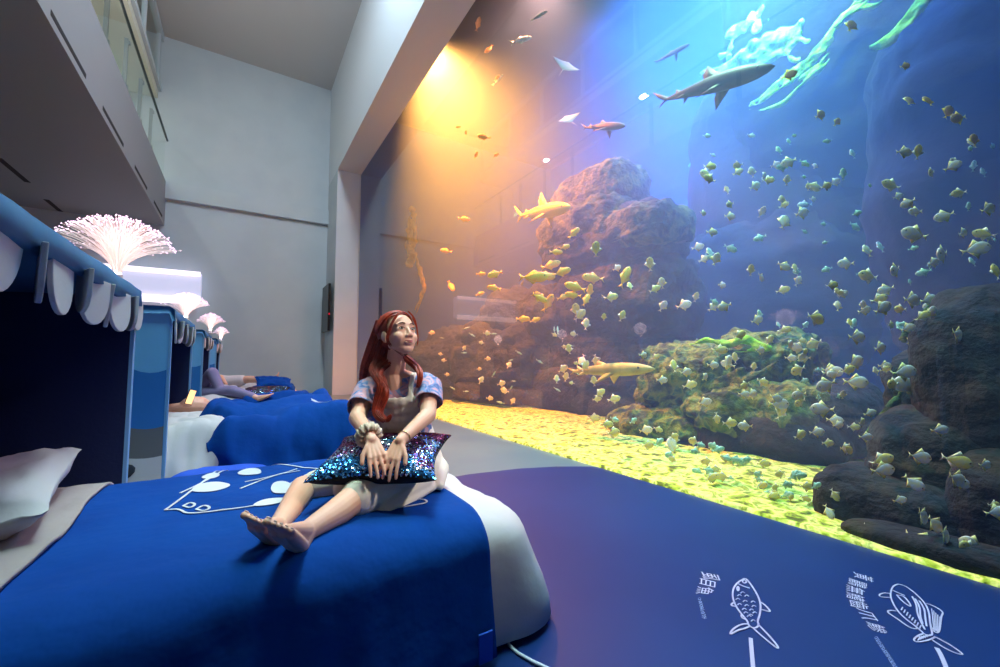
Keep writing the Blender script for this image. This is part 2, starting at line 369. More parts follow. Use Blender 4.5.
box('glass_panel', (BX - 0.05, BACKY, BTOP - 0.02), (BX - 0.035, FY - 0.3, RAIL - 0.03), 'rail_glass', rl)
# wall-mounted screen on the pillar's room side
tv = thing('wall_screen', 'thin black information screen on the wall beside the aquarium window', 'screen', (WX - 0.06, 14.3, 2.75))
box('screen_case', (WX - 0.16, 13.75, 2.0), (WX - 0.09, 14.85, 3.5), 'black', tv)
box('bracket', (WX - 0.09, 14.1, 2.5), (WX, 14.5, 3.0), 'steel', tv)
box('red_light', (WX - 0.13, 13.735, 2.5), (WX - 0.11, 13.75, 2.56), 'screen_red', tv)
# long light box on the far wall
lb = thing('wall_light_box', 'long white glowing light box mounted on the far wall', 'light', (-2.4, FY - 0.2, 3.2))
xr = on(201, 277, 'Y', FY - 0.35).x
box('face', (-3.9, FY - 0.33, 2.80), (xr, FY - 0.002, 3.62), 'lightbox', lb)
MB().tube([(-3.9, FY - 0.36, 3.60), (xr - 0.02, FY - 0.36, 3.60)], 0.07, 10).build('tube_lamp', 'lightbox_tube', lb, True)
MB().tube([(-3.9, FY - 0.36, 2.80), (xr - 0.02, FY - 0.36, 2.80)], 0.10, 10).build('tube_lamp', 'lightbox_tube', lb, True)

# ------------------------------------------------------------------ aquarium shell
TX1, TY0, TY1, TZ1 = 12.0, -4.5, 14.6, 8.9
structure(box('window_2', (GX, BACKY, -0.02), (GX + 0.04, JY, WTOP + 0.02), 'acrylic'))
structure(box('wall_tank_back', (TX1, TY0 - T, -0.5), (TX1 + T, TY1 + T, TZ1 + 1), 'tank_wall'))
structure(box('wall_tank_far', (GX + 0.05, TY1, -0.5), (TX1, TY1 + T, TZ1 + 1), 'tank_wall'))
structure(box('wall_tank_near', (GX + 0.05, TY0 - T, -0.5), (TX1, TY0, TZ1 + 1), 'tank_wall'))
structure(box('wall_tank_top', (GX + 0.05, TY0 - T, TZ1 + 1), (TX1 + T, TY1 + T, TZ1 + 1.2), 'black'))
wt = box('tank_water', (GX + 0.045, TY0 + 0.01, -0.06), (TX1 - 0.01, TY1 - 0.01, TZ1), 'water')
tag(wt, 'hazy blue water filling the big aquarium', 'water', kind='stuff')
# sand bed
NX, NY = 70, 150; vs = []; fs = []
for j in range(NY + 1):
    for i in range(NX + 1):
        x = GX + 0.003 + (TX1 - GX - 0.02) * (i / NX) ** 1.6; y = TY0 + 0.01 + (TY1 - TY0 - 0.02) * j / NY
        z = 0.025 + 0.04 * smoothstep(0, 0.5, x - GX) * fbm((x * 1.5, y * 1.5, 0)) + 0.05 * smoothstep(GX, 9, x) + 0.012 * fbm((x * 9, y * 9, 3))
        vs.append((x, y, z if i else -0.03))
for j in range(NY):
    for i in range(NX):
        a = j * (NX + 1) + i; fs.append((a, a + 1, a + NX + 2, a + NX + 1))
sand = structure(link_mesh('floor_tank_sand', vs, fs, 'sand', None, True))

#@@ROCKS
def rock_mesh(mb, c, r, seed, sub=5, amp=0.25, freq=1.3, ledge=0.0, rotz=0, sq=0.75):
    bm = bmesh.new(); bmesh.ops.create_icosphere(bm, subdivisions=sub, radius=1)
    c = Vector(c); rm = Matrix.Rotation(rotz, 3, 'Z'); vs = []
    for v_ in bm.verts:
        p = v_.co.copy()
        q = Vector((math.copysign(abs(p.x) ** sq, p.x), math.copysign(abs(p.y) ** sq, p.y), math.copysign(abs(p.z) ** (sq + 0.05), p.z)))
        q = Vector((q.x * r[0], q.y * r[1], q.z * r[2]))
        s = q * freq + Vector((seed * 7.3, seed * 3.1, seed))
        d = amp * (fbm(s, 5)) + amp * 0.35 * abs(noise.noise(s * 3.3)) * 2
        if ledge: d += ledge * (noise.noise(Vector((seed, 0, q.z * 2.6))) + 0.4 * noise.noise(Vector((seed, 5, q.z * 6))))
        q += p.normalized() * d * min(r)
        vs.append(c + rm @ q)
    fs = [tuple(v_.index for v_ in f.verts) for f in bm.faces]; bm.free()
    mb.add(vs, fs)
def rock(name, label, lumps, m, cat='rock', voxel=None):
    base = Vector(lumps[0][0]); mb = MB()
    for l in lumps: rock_mesh(mb, *l)
    o = mb.build(name, m, None, True)
    tag(o, label, cat); return o
def P(x, y, X): return on(x, y, 'X', X)
def span(x0, y0, x1, y1, X):
    """centre and half-size of the patch seen between two corners, at distance X"""
    a, b = P(x0, y0, X), P(x1, y1, X); return (a + b) / 2, abs(a.y - b.y) / 2, abs(a.z - b.z) / 2
def lump(x0, y0, x1, y1, X, dx, seed, **k):
    c, hy, hz = span(x0, y0, x1, y1, X); return (c, (dx, hy * 0.92, hz * 0.92), seed) + ((k.get('sub', 5), k.get('amp', 0.22), k.get('freq', 1.2), k.get('ledge', 0.1), k.get('rotz', 0), k.get('sq', 0.75)))
# central tower of stacked ledges
rock('rock_tower', 'tall dark rock tower of stacked ledges behind the golden shark', [
    lump(564, 202, 642, 220, 6.9, 0.7, 2, ledge=0, sq=.6, amp=.12, freq=2.2), lump(580, 212, 636, 256, 7.0, 0.65, 1, sq=.6, amp=.1, freq=2), lump(552, 238, 688, 266, 6.7, 0.8, 3, ledge=0, sq=.6, amp=.2, freq=2.2),
    lump(566, 270, 698, 350, 6.9, 1.0, 6, sq=.6, amp=.14, freq=2.0), lump(510, 335, 700, 405, 6.9, 1.1, 4, sq=.6, amp=.15, freq=2), lump(525, 360, 690, 434, 6.6, 1.1, 5, sq=.6, amp=.15)], 'rock')
rock('reef_slope', 'dim olive reef slope low at the left end of the tank', [
    lump(430, 330, 560, 432, 6.0, 1.3, 6), lump(395, 345, 480, 418, 5.2, 0.9, 7), lump(480, 300, 600, 425, 6.6, 1.2, 8)], 'rock')
# low reef in the middle
rock('reef_mound', 'low broad reef mound with green algae in the middle of the tank', [
    lump(650, 345, 785, 440, 5.8, 0.8, 11, amp=.32, freq=2.4), lump(618, 398, 740, 462, 5.4, 0.7, 12, amp=.3, freq=2.4), lump(690, 376, 845, 460, 5.6, 0.8, 13, amp=.35, freq=2.4), lump(725, 334, 825, 400, 6.2, 0.7, 14, amp=.35, freq=2.4)], 'reef')
rock('rock_boulder', 'dark overhanging boulder low on the sand right of the reef mound', [
    lump(620, 420, 790, 492, 5.2, 0.5, 15), lump(700, 400, 860, 486, 5.4, 0.6, 16), lump(790, 380, 880, 470, 5.9, 0.7, 17)], 'dark_rock')
# dark foreground rock at the right against the glass
rock('rock_outcrop', 'huge dark rock outcrop against the glass at the lower right corner', [
    lump(822, 456, 1010, 640, 3.98, 0.5, 21, amp=0.12, sq=.42, freq=2), lump(868, 405, 1060, 640, 4.3, 0.6, 22, amp=.2, sq=.6, freq=2), lump(915, 280, 1130, 620, 4.8, 0.9, 23, amp=.2, sq=.6, freq=1.6), lump(890, 345, 1010, 470, 4.9, 0.6, 24, amp=.25, freq=2),
    lump(940, 430, 1200, 800, 3.95, 0.45, 27, amp=.12, sq=.5, freq=2), ((3.345, 0.27, 0.03), (0.165, 0.86, 0.075), 28, 5, .12, 3.0, 0, 0, .5)], 'dark_rock')
# big dark rock wall rising to the surface at the right
rock('rock_cliff', 'towering blue-shaded rock cliff filling the right back of the tank', [
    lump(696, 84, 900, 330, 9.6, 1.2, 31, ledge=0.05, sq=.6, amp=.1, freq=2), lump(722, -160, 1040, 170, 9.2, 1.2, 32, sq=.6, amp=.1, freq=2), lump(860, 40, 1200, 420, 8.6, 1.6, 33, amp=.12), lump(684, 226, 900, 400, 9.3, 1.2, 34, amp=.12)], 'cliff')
# coral crusts hanging at the top right
def crust(name, label, pts, X, m, thick=0.12, seed=0, w=0.16):
    """encrusting coral: a bundle of wavy, knobbly strands grown together"""
    mb = MB(); pp = [P(x, y, X) for x, y in pts]; rr = random.Random(seed); ns = 3 + int(w * 14)
    tot = sum((pp[i + 1] - pp[i]).length for i in range(len(pp) - 1))
    for k in range(ns):
        off = Vector((rr.uniform(-.5, .5) * thick, rr.uniform(-1, 1) * w, rr.uniform(-1, 1) * w)) * (0.62 if k else 0.0); pts3 = []; rad = []
        n = max(6, int(tot / 0.10)); a_, b_ = (0, 1) if k == 0 else sorted((rr.uniform(0, .55), rr.uniform(.45, 1)))
        for i in range(n + 1):
            t = (a_ + (b_ - a_) * i / n) * (len(pp) - 1); j = min(int(t), len(pp) - 2); p = pp[j].lerp(pp[j + 1], t - j)
            q = p + off + Vector((0, noise.noise(p * 2.3 + Vector((seed, k, 0))), noise.noise(p * 2.3 + Vector((k, seed, 5))))) * w * 0.55
            pts3.append(q); rad.append((0.35 + 0.85 * abs(noise.noise(q * 5 + Vector((seed, 0, 0)))) * 1.6) * (0.035 + w * (0.13 if w < 0.35 else 0.26)) * (0.35 + 0.65 * math.sin(pi * (i + .5) / (n + 1))))
        mb.tube(pts3, rad, 8)
    o = mb.solid(name, m, None, 0.03 if w > 0.12 else 0.02, 2)
    tag(o, label, 'coral'); return o
crust('coral_crust', 'bright lime coral crust at the top beside the large grey shark', [(722, 62), (735, 40), (750, 30), (770, 22), (800, 10), (820, -5)], 8.2, 'coral', 0.25, 1, 0.55)
crust('coral_crust', 'pale green coral shelf just above the large grey shark', [(700, 75), (725, 66), (745, 62), (765, 52), (790, 50), (795, 30), (760, 40)], 8.0, 'coral', 0.2, 2, 0.4)
crust('coral_branch', 'long diagonal green coral branch right of the large grey shark', [(748, 105), (765, 95), (790, 75), (812, 60), (830, 38), (845, 15), (862, 0)], 7.8, 'coral', 0.12, 3, 0.17)
crust('coral_branch', 'thin green coral branch below the long diagonal branch', [(755, 112), (780, 105), (800, 85), (820, 68), (832, 50)], 7.7, 'coral', 0.1, 4, 0.12)
crust('coral_branch', 'thick green coral ridge reaching the top edge of the window', [(835, 32), (850, 16), (868, 8), (885, -4)], 7.6, 'coral', 0.14, 5, 0.2)
crust('coral_branch', 'curved green coral spray near the top right', [(866, 50), (882, 48), (895, 36), (905, 20), (918, 4), (926, -8)], 7.4, 'coral', 0.12, 6, 0.19)
crust('coral_branch', 'short cyan coral sliver on the cliff edge', [(688, 166), (697, 157), (705, 148), (710, 140)], 9.0, 'cyan_coral', 0.08, 7, 0.1)
crust('coral_clump', 'square cyan coral clump on the cliff beside the rock tower', [(678, 222), (692, 222), (678, 234), (694, 236), (690, 246), (696, 255)], 8.8, 'cyan_coral', 0.12, 8, 0.22)
crust('coral_clump', 'cyan triangular coral clump behind the reef mound', [(664, 332), (672, 312), (680, 322), (690, 330), (672, 330), (684, 336)], 7.4, 'cyan_coral', 0.12, 9, 0.17)
rock('coral_crust', 'dark olive coral crust capping the upper ledge of the rock tower', [lump(562, 192, 644, 206, 6.75, 0.7, 41, ledge=0, sq=.6, amp=.15, freq=3), lump(556, 198, 606, 212, 6.6, 0.55, 42, ledge=0, amp=.15, freq=3)], 'gold_crust', 'coral')
rock('coral_crust', 'ochre coral crust over the middle ledge of the rock tower', [lump(548, 222, 640, 246, 6.5, 0.7, 43, ledge=0, sq=.6, amp=.18, freq=3), lump(600, 224, 688, 246, 6.6, 0.7, 44, ledge=0, sq=.6, amp=.18, freq=3)], 'gold_crust', 'coral')
crust('coral_crust', 'golden green crust hanging from the left end of the rock tower', [(548, 236), (565, 238), (550, 250), (556, 262), (552, 275)], 6.1, 'kelp', 0.1, 12, 0.14)
crust('coral_branch', 'green coral edge leaning on the dark outcrop', [(905, 345), (925, 318), (945, 300), (960, 288)], 4.6, 'reef', 0.06, 13, 0.08)
crust('coral_crust', 'green coral crust on the side of the dark outcrop', [(872, 450), (880, 430), (890, 410), (898, 400), (905, 385)], 4.2, 'reef', 0.05, 14, 0.08)
crust('coral_clump', 'yellow green coral clump on top of the reef mound', [(690, 345), (710, 338), (730, 342), (750, 335), (770, 345), (735, 350)], 5.4, 'coral', 0.1, 15, 0.12)
crust('coral_clump', 'green sponge clump in front of the reef mound', [(700, 392), (715, 385), (735, 380), (760, 372), (780, 360)], 5.1, 'reef', 0.12, 16, 0.16)
crust('kelp_frond', 'golden kelp frond lit orange beside the tank corner', [(400, 215), (404, 240), (408, 258), (412, 250), (410, 225), (405, 212)], 5.2, 'kelp', 0.1, 17, 0.55)
crust('kelp_frond', 'thin yellow kelp frond hanging below the golden one', [(414, 250), (418, 268), (424, 285), (420, 300), (414, 312)], 5.2, 'kelp', 0.08, 18, 0.26)
crust('kelp_frond', 'tall olive kelp frond rising left of the rock tower', [(500, 330), (505, 318), (512, 300), (520, 288), (526, 276)], 6.4, 'reef', 0.12, 19, 0.22)
# ------------------------------------------------------------------ beds
def rr_ring(cx, cy, hx, hy, r, z, n=12):
    r = min(r, hx, hy); out = []
    for qx, qy, a0 in ((1, 1, 0), (-1, 1, pi / 2), (-1, -1, pi), (1, -1, 1.5 * pi)):
        for k in range(n + 1):
            a = a0 + pi / 2 * k / n; out.append(Vector((cx + qx * (hx - r) + r * math.cos(a), cy + qy * (hy - r) + r * math.sin(a), z)))
    # subdivide straight runs
    res = []
    m = len(out)
    for i in range(m):
        a, b = out[i], out[(i + 1) % m]; k = max(1, int((b - a).length / 0.06))
        for j in range(k): res.append(a.lerp(b, j / k))
    return res
def loft(rings, close_top=True):
    mb = MB(); n = len(rings[0]); vs = [v for r in rings for v in r]; fs = []
    for i in range(len(rings) - 1):
        for k in range(n): fs.append((i * n + k, i * n + (k + 1) % n, (i + 1) * n + (k + 1) % n, (i + 1) * n + k))
    fs.append(tuple(range(n - 1, -1, -1))); fs.append(tuple((len(rings) - 1) * n + k for k in range(n)))
    mb.add(vs, fs); return mb
def mattress(name, x0, x1, y0, y1, zt, m, parent, seed, corner=None, flare=0.05):
    cx, cy, hx, hy = (x0 + x1) / 2, (y0 + y1) / 2, (x1 - x0) / 2, (y1 - y0) / 2
    ref = rr_ring(cx, cy, hx, hy, 0.2, 0)
    rings = []
    prof = [(0.03, flare), (0.10, flare * 0.8), (0.18, flare * .55), (0.26, flare * .3), (0.34, flare * .1)]
    prof = [(z * zt / 0.48, e) for z, e in prof]
    for k in range(1, 9):
        a = pi / 2 * k / 8; prof.append((zt - 0.12 + 0.12 * math.sin(a), -0.14 * (1 - math.cos(a))))
    for e in (-0.22, -0.34, -0.46, -0.55, -0.63): prof.append((zt + 0.012, e))
    for z, e in prof:
        ring = []
        for p in ref:
            d = Vector((p.x - cx, p.y - cy, 0)); 
            s = Vector((d.x * (hx + e) / hx, d.y * (hy + e) / hy, 0)) if True else d
            q = Vector((cx, cy, z)) + s
            wob = 0.02 * noise.noise(Vector((p.x * 5, p.y * 5, z * 1.5 + seed))) + 0.012 * noise.noise(Vector((p.x * 13, p.y * 13, seed)))
            k = 1 if z < zt - 0.02 else 0.25
            q += d.normalized() * wob * k * 1.6
            if corner:      # loose sheet corner pulled out at the foot
                f = math.exp(-((p.x - corner[0]) ** 2 + (p.y - corner[1]) ** 2) / 0.05) * smoothstep(0.42, 0.06, z)
                q += Vector((0.07, -0.06, 0)) * f
            ring.append(q)
        rings.append(ring)
    return loft(rings).build(name, m, parent, True)
def blanket(name, m, parent, xa, xb, y0, y1, zt, drop0, drop1, off=0.02, amp=0.006, seed=0, puff=0.0, edge_a=None, edge_b=None, nx=90):
    """cloth lying over the bed: path from the near hem up, across the top and down the far side"""
    path = []
    for k in range(14): path.append((y0 - off - 0.05 * (1 - k / 13) * 1.0, drop0 + (zt - 0.12 - drop0) * k / 13))
    for k in range(1, 9):
        a = pi / 2 * k / 8; path.append((y0 - off + (0.14 + off) * (1 - math.cos(a)), zt - 0.12 + (0.12 + off) * math.sin(a)))
    ya, yb = y0 + 0.14, y1 - 0.14
    for k in range(1, 40): path.append((ya + (yb - ya) * k / 40, zt + off))
    for k in range(9):
        a = pi / 2 * k / 8; path.append((yb + (0.14 + off) * math.sin(a), zt - 0.12 + (0.12 + off) * math.cos(a)))
    for k in range(1, 14): path.append((y1 + off + 0.05 * k / 13, zt - 0.12 - (zt - 0.12 - drop1) * k / 13))
    vs = []; n = len(path)
    for j, (y, z) in enumerate(path):
        a = xa(j / (n - 1)) if callable(xa) else xa; b = xb(j / (n - 1)) if callable(xb) else xb
        for i in range(nx + 1):
            x = a + (b - a) * i / nx
            nn = amp * (noise.noise(Vector((x * 4 + seed, y * 4, z * 2))) + .5 * noise.noise(Vector((x * 11, y * 9 + seed, z * 3))))
            side = 1 if (z < zt - 0.1) else 0
            top = smoothstep(zt - 0.14, zt, z)
            pf = puff * (0.5 + 0.9 * noise.noise(Vector((x * 1.7 + seed, y * 2.4, seed))) + 0.24 * abs(noise.noise(Vector((x * 6 + 2 * noise.noise(Vector((x, y * 3, seed))), y * 2.5, seed + 4))))) 
            env = smoothstep(0, 0.12, i / nx) * smoothstep(0, 0.1, 1 - i / nx)
            dz = (abs(nn) + max(pf, 0) * env) * top
            dy = (nn * 3 + (0.07 if puff else 0.018) * noise.noise(Vector((x * 9, seed, 0))) * (zt - z) * 2.2 + max(pf, 0) * 0.4 * env) * (1 - top)
            vs.append(Vector((x, y + (-dy if y < (y0 + y1) / 2 else dy), z + dz)))
    fs = []
    for j in range(n - 1):
        for i in range(nx):
            q = j * (nx + 1) + i; fs.append((q, q + 1, q + nx + 2, q + nx + 1))
    o = link_mesh(name, vs, fs, m, parent, True)
    s = o.modifiers.new('thickness', 'SOLIDIFY'); s.thickness = 0.014; s.offset = 1
    return o
def draw_on(name, strokes, parent, m, z=None, plane=None, w=0.006, fills=(), th=0.002):
    """flat printed lines (lists of photo points laid on a horizontal surface)"""
    mb = MB(); up = Vector((0, 0, th))
    for st in strokes:
        ww = w
        if isinstance(st, tuple): st, ww = st
        if len(st) > 2:      # smooth
            for _ in range(2):
                q = [st[0]]
                for i in range(len(st) - 1):
                    a, b = st[i], st[i + 1]
                    q += [(a[0] * .75 + b[0] * .25, a[1] * .75 + b[1] * .25), (a[0] * .25 + b[0] * .75, a[1] * .25 + b[1] * .75)]
                st = q + [st[-1]]
        P3 = [on(x, y, 'Z', z) for x, y in st]; n = len(P3); vs = []
        for i, p in enumerate(P3):
            t = (P3[min(i + 1, n - 1)] - P3[max(0, i - 1)]); t.z = 0; t = t.normalized() if t.length > 1e-6 else Vector((1, 0, 0))
            s = Vector((-t.y, t.x, 0)) * ww / 2; vs += [p - s, p + s]
        mb.add([v + up for v in vs], [(2 * i, 2 * i + 2, 2 * i + 3, 2 * i + 1) for i in range(n - 1)])
    for fl_ in fills:
        for _ in range(2):
            fl_ = [q for i in range(len(fl_)) for q in ((fl_[i][0] * .75 + fl_[(i + 1) % len(fl_)][0] * .25, fl_[i][1] * .75 + fl_[(i + 1) % len(fl_)][1] * .25), (fl_[i][0] * .25 + fl_[(i + 1) % len(fl_)][0] * .75, fl_[i][1] * .25 + fl_[(i + 1) % len(fl_)][1] * .75))]
        P3 = [on(x, y, 'Z', z) for x, y in fl_]; n = len(P3); c = sum(P3, Vector()) / n
        mb.add([v + up for v in P3] + [c + up], [(i, (i + 1) % n, n) for i in range(n)])
    o = link_mesh(name, mb.v, mb.f, m, parent)
    s = o.modifiers.new('thickness', 'SOLIDIFY'); s.thickness = th; s.offset = 0
    return o
def conform(o, base):
    """lay a thin print onto the cloth under it"""
    from mathutils.bvhtree import BVHTree
    bm = bmesh.new(); bm.from_mesh(o.data); bmesh.ops.subdivide_edges(bm, edges=[e for e in bm.edges if e.calc_length() > 0.05], cuts=4, use_grid_fill=True); bmesh.ops.triangulate(bm, faces=bm.faces[:]); bm.to_mesh(o.data); bm.free()
    dg = bpy.context.evaluated_depsgraph_get(); dg.update(); tr = BVHTree.FromObject(base, dg)
    for v in o.data.vertices:
        h = tr.ray_cast(Vector((v.co.x, v.co.y, 2.0)), Vector((0, 0, -1)))
        if h[0] is not None: v.co.z = h[0].z + 0.004
        else: v.co.z = 0.3
    return o

BEDX0 = -1.45
def make_bed(label, y0, y1, x1, zt, seed, bl, flare=0.05, group='beds along the room'):
    t = thing('bed', label, 'bed', ((BEDX0 + x1) / 2, (y0 + y1) / 2, 0), group)
    mattress('mattress', BEDX0, x1, y0, y1, zt, 'white_cloth', t, seed, corner=(x1, y0 + 0.1), flare=flare)
    return t
# bed 1: the one the woman sits on
bed1 = make_bed('low bed under a smooth dark blue cover where the red-haired woman sits', 1.40, 2.80, 1.075, 0.47, 1, None, 0.02)
bl1 = blanket('blanket', 'blue_cloth', bed1, lambda s: -0.50 - 0.05 * s, 0.82, 1.40, 2.80, 0.47, 0.03, 0.12, seed=3)
sh1 = blanket('folded_sheet', 'stripe_cloth', bed1, -1.25, lambda s: -0.47 - 0.05 * s + 0.012 * math.sin(s * 17), 1.42, 2.78, 0.478, 0.18, 0.25, off=0.03, seed=5, amp=0.014)
ZB = 0.497
pr = draw_on('line_print', [
    [(165, 513), (200, 487), (226, 465), (250, 459), (262, 462), (285, 468), (330, 472)],
    [(165, 513), (180, 512), (186, 517), (215, 514), (260, 508), (300, 500)],
    [(180, 496), (205, 484), (228, 470)],
    [(240, 491), (262, 482), (285, 475), (300, 473)],
    [(245, 484), (275, 478), (297, 471)],
    [(290, 486), (300, 480), (318, 476), (345, 478)],
    [(183, 509), (190, 505), (196, 507), (190, 511), (183, 509)], [(196, 512), (204, 508), (211, 511), (203, 514), (196, 512)],
    ([(395, 510), (408, 503), (425, 502), (428, 506), (410, 509), (395, 511)], 0.008)], bed1, 'cloth_print', z=ZB, w=0.009,
    fills=[[(188, 494), (200, 486), (218, 484), (233, 487), (222, 492), (205, 495)],
           [(234, 476), (248, 470), (260, 471), (262, 476), (250, 478)],
           [(270, 492), (273, 485), (284, 483), (293, 487), (302, 490), (298, 495), (284, 496), (274, 496)],
           [(198, 480), (212, 475), (222, 477), (212, 482)],
           [(250, 509), (262, 502), (280, 501), (298, 501), (285, 505), (265, 509)],
           [(300, 480), (312, 475), (325, 478), (312, 483)]])
conform(pr, bl1)
# bed 1 tent pillow
def pillow(name, label, c, size, rot, m, seed, cat='pillow', group=None, thick=0.13, parent=None):
    vs = []; fs = []; N = 26
    rm = Euler(rot).to_matrix(); c = Vector(c)
    for s_ in (1, -1):
        for j in range(N + 1):
            for i in range(N + 1):
                u, v_ = 2 * i / N - 1, 2 * j / N - 1
                h = (max(0, (1 - u ** 4)) * max(0, (1 - v_ ** 4))) ** 0.55
                pin = 1 - 0.10 * (1 - abs(u) ** 2) * abs(v_) ** 3 * 1.0; pin2 = 1 - 0.10 * (1 - abs(v_) ** 2) * abs(u) ** 3
                z = s_ * thick * h * (0.9 + 0.3 * noise.noise(Vector((u * 2, v_ * 2, seed + s_))))
                p = Vector((u * size[0] / 2 * pin2, v_ * size[1] / 2 * pin, z))
                p.z += 0.012 * noise.noise(Vector((u * 5, v_ * 5, seed)))
                vs.append(c + rm @ p)
    for s_ in (0, 1):
        o_ = s_ * (N + 1) ** 2
        for j in range(N):
            for i in range(N):
                a = o_ + j * (N + 1) + i; q = (a, a + 1, a + N + 2, a + N + 1); fs.append(q if s_ == 0 else q[::-1])
    E_ = (N + 1) ** 2
    bd = [i for i in range(N + 1)] + [j * (N + 1) + N for j in range(1, N + 1)] + [N * (N + 1) + i for i in range(N - 1, -1, -1)] + [j * (N + 1) for j in range(N - 1, 0, -1)]
    for k in range(len(bd)):
        a, b = bd[k], bd[(k + 1) % len(bd)]; fs.append((b, a, a + E_, b + E_))
    o = link_mesh(name, vs, fs, m, parent, True)
    if label: tag(o, label, cat, group)
    return o
pillow('pillow', 'rumpled white pillow inside the nearest blue tent', (-0.80, 2.24, 0.60), (0.52, 0.78), (0.08, -0.22, 0.12), 'white_cloth', 2, thick=0.10)
# tags hanging at the far edge of bed 1
tg = box('hem_tag', (0.745, 1.318, 0.03), (0.80, 1.326, 0.13), 'blue_cloth2', bed1)
cb = MB().tube([on(508, 636, 'Z', 0.012) + Vector((-0.06, 0.08, 0.02)), on(508, 636, 'Z', .012), on(509, 645, 'Z', .012), on(518, 653, 'Z', .012), on(532, 661, 'Z', .012), on(560, 674, 'Z', .012), on(600, 690, 'Z', .012)], 0.006, 8).build('power_cable', 'cable', None, True)
tag(cb, 'thin white cable running over the blue floor from the bed corner', 'cable')

# further beds
def duvet(name, parent, m, x0, x1, y0, y1, zt, seed, puff, drop=0.08, xa=None):
    return blanket(name, m, parent, (lambda s: x0 + 0.10 * math.sin(s * 9 + seed) + 0.08 * math.sin(s * 23)) if xa is None else xa, lambda s: x1 + 0.03 * math.sin(s * 11 + seed), y0, y1, zt, drop, 0.1, off=0.03, amp=0.012, seed=seed, puff=puff)
bed2 = make_bed('second bed from the front with rumpled blue duvet and white sheet', 4.10, 5.50, 1.02, 0.46, 2, None)
dv2 = duvet('duvet', bed2, 'blue_cloth', -0.22, 0.98, 4.10, 5.50, 0.46, 12, 0.25)
blanket('top_sheet', 'white_cloth', bed2, -0.95, lambda s: -0.12 + 0.1 * math.sin(s * 9 + 12), 4.12, 5.48, 0.46, 0.06, 0.1, off=0.02, amp=0.02, seed=20, puff=0.11)
box('hem_tag', (0.1, 4.03, 0.10), (0.16, 4.05, 0.2), 'felt_white', bed2)
bed3 = make_bed('third bed from the front with flat blue duvet under the sequin cushion', 6.75, 8.15, 1.08, 0.46, 3, None)
duvet('duvet', bed3, 'blue_cloth', 0.1, 1.0, 6.75, 8.15, 0.46, 33, 0.12)
blanket('top_sheet', 'white_cloth', bed3, -0.9, 0.2, 6.78, 8.12, 0.46, 0.06, 0.1, off=0.02, amp=0.02, seed=24, puff=0.09)
bed4 = make_bed('farthest bed by the grey wall with blue and white bedding', 9.4, 10.8, 1.1, 0.46, 4, None)
duvet('duvet', bed4, 'blue_cloth', 0.3, 1.0, 9.4, 10.8, 0.46, 53, 0.10)
blanket('top_sheet', 'white_cloth', bed4, -0.9, 0.4, 9.42, 10.78, 0.46, 0.06, 0.1, off=0.02, amp=0.02, seed=29, puff=0.12)
# B on the second duvet
def glyph(ch):
    c = bpy.data.curves.new('g', 'FONT'); c.body = ch; c.resolution_u = 4
    o = bpy.data.objects.new('g', c); COL.objects.link(o)
    dg = bpy.context.evaluated_depsgraph_get(); dg.update()
    me = bpy.data.meshes.new_from_object(o.evaluated_get(dg))
    vs = [v.co.copy() for v in me.vertices]; fs = [tuple(p.vertices) for p in me.polygons]
    bpy.data.objects.remove(o); bpy.data.meshes.remove(me); bpy.data.curves.remove(c)
    if not vs: return [], []
    x0, x1 = min(v.x for v in vs), max(v.x for v in vs); y0, y1 = min(v.y for v in vs), max(v.y for v in vs)
    return [((v.x - x0) / max(x1 - x0, 1e-6) - .5, (v.y - y0) / max(y1 - y0, 1e-6) - .5) for v in vs], fs
mb = MB(); 
for ch, cx, cyy, wd in (('B', 0.74, 4.36, 0.17), ('e', 0.74, 4.50, 0.11), ('d', 0.74, 4.63, 0.13)):
    gv, gf = glyph(ch); mb.add([(cx - g[1] * 0.2 * -1 * -1, cyy + g[0] * wd, 0.75) for g in gv], gf)
# lettering reads across the bed, its top towards the pillow
o = link_mesh('script_print', mb.v, mb.f, 'cloth_print', bed2); conform(o, dv2)
s = o.modifiers.new('thickness', 'SOLIDIFY'); s.thickness = 0.002
# bright blue folded mat in the aisle beside bed 2
mt = MB(); rock_mesh(mt, (-0.10, 3.78, 0.15), (0.36, 0.15, 0.15), 61, 4, 0.15, 2.0)
tag(mt.build('floor_cushion', 'blue_cloth2', None, True), 'bright blue floor cushion in the aisle beside the second bed', 'cushion')

# ------------------------------------------------------------------ tents over the bed heads
def petal(w_, h_, th, seed=0):
    n = 12; out = [(-w_ / 2, 0)]
    for k in range(n + 1):
        a = pi * k / n; out.append((-w_ / 2 * math.cos(a), -h_ + w_ / 2 * (1 - math.sin(a)) * 1.0 if True else 0))
    out.append((w_ / 2, 0)); return out
def petal_obj(parent, w_, h_, th, loc, rz, tilt, m):
    ol = petal(w_, h_, th); n = len(ol); mm = Matrix.Translation(loc) @ Matrix.Rotation(rz, 4, 'Z') @ Matrix.Rotation(tilt, 4, 'X')
    vs = [mm @ Vector((x, -th / 2, z)) for x, z in ol] + [mm @ Vector((x, th / 2, z)) for x, z in ol]
    fs = [tuple(range(n)), tuple(range(2 * n - 1, n - 1, -1))] + [(i, i + n, (i + 1) % n + n, (i + 1) % n) for i in range(n)]
    o = link_mesh('scallop', vs, fs, m, parent, False)
    b = o.modifiers.new('round', 'BEVEL'); b.width = 0.003; b.segments = 2
    return o
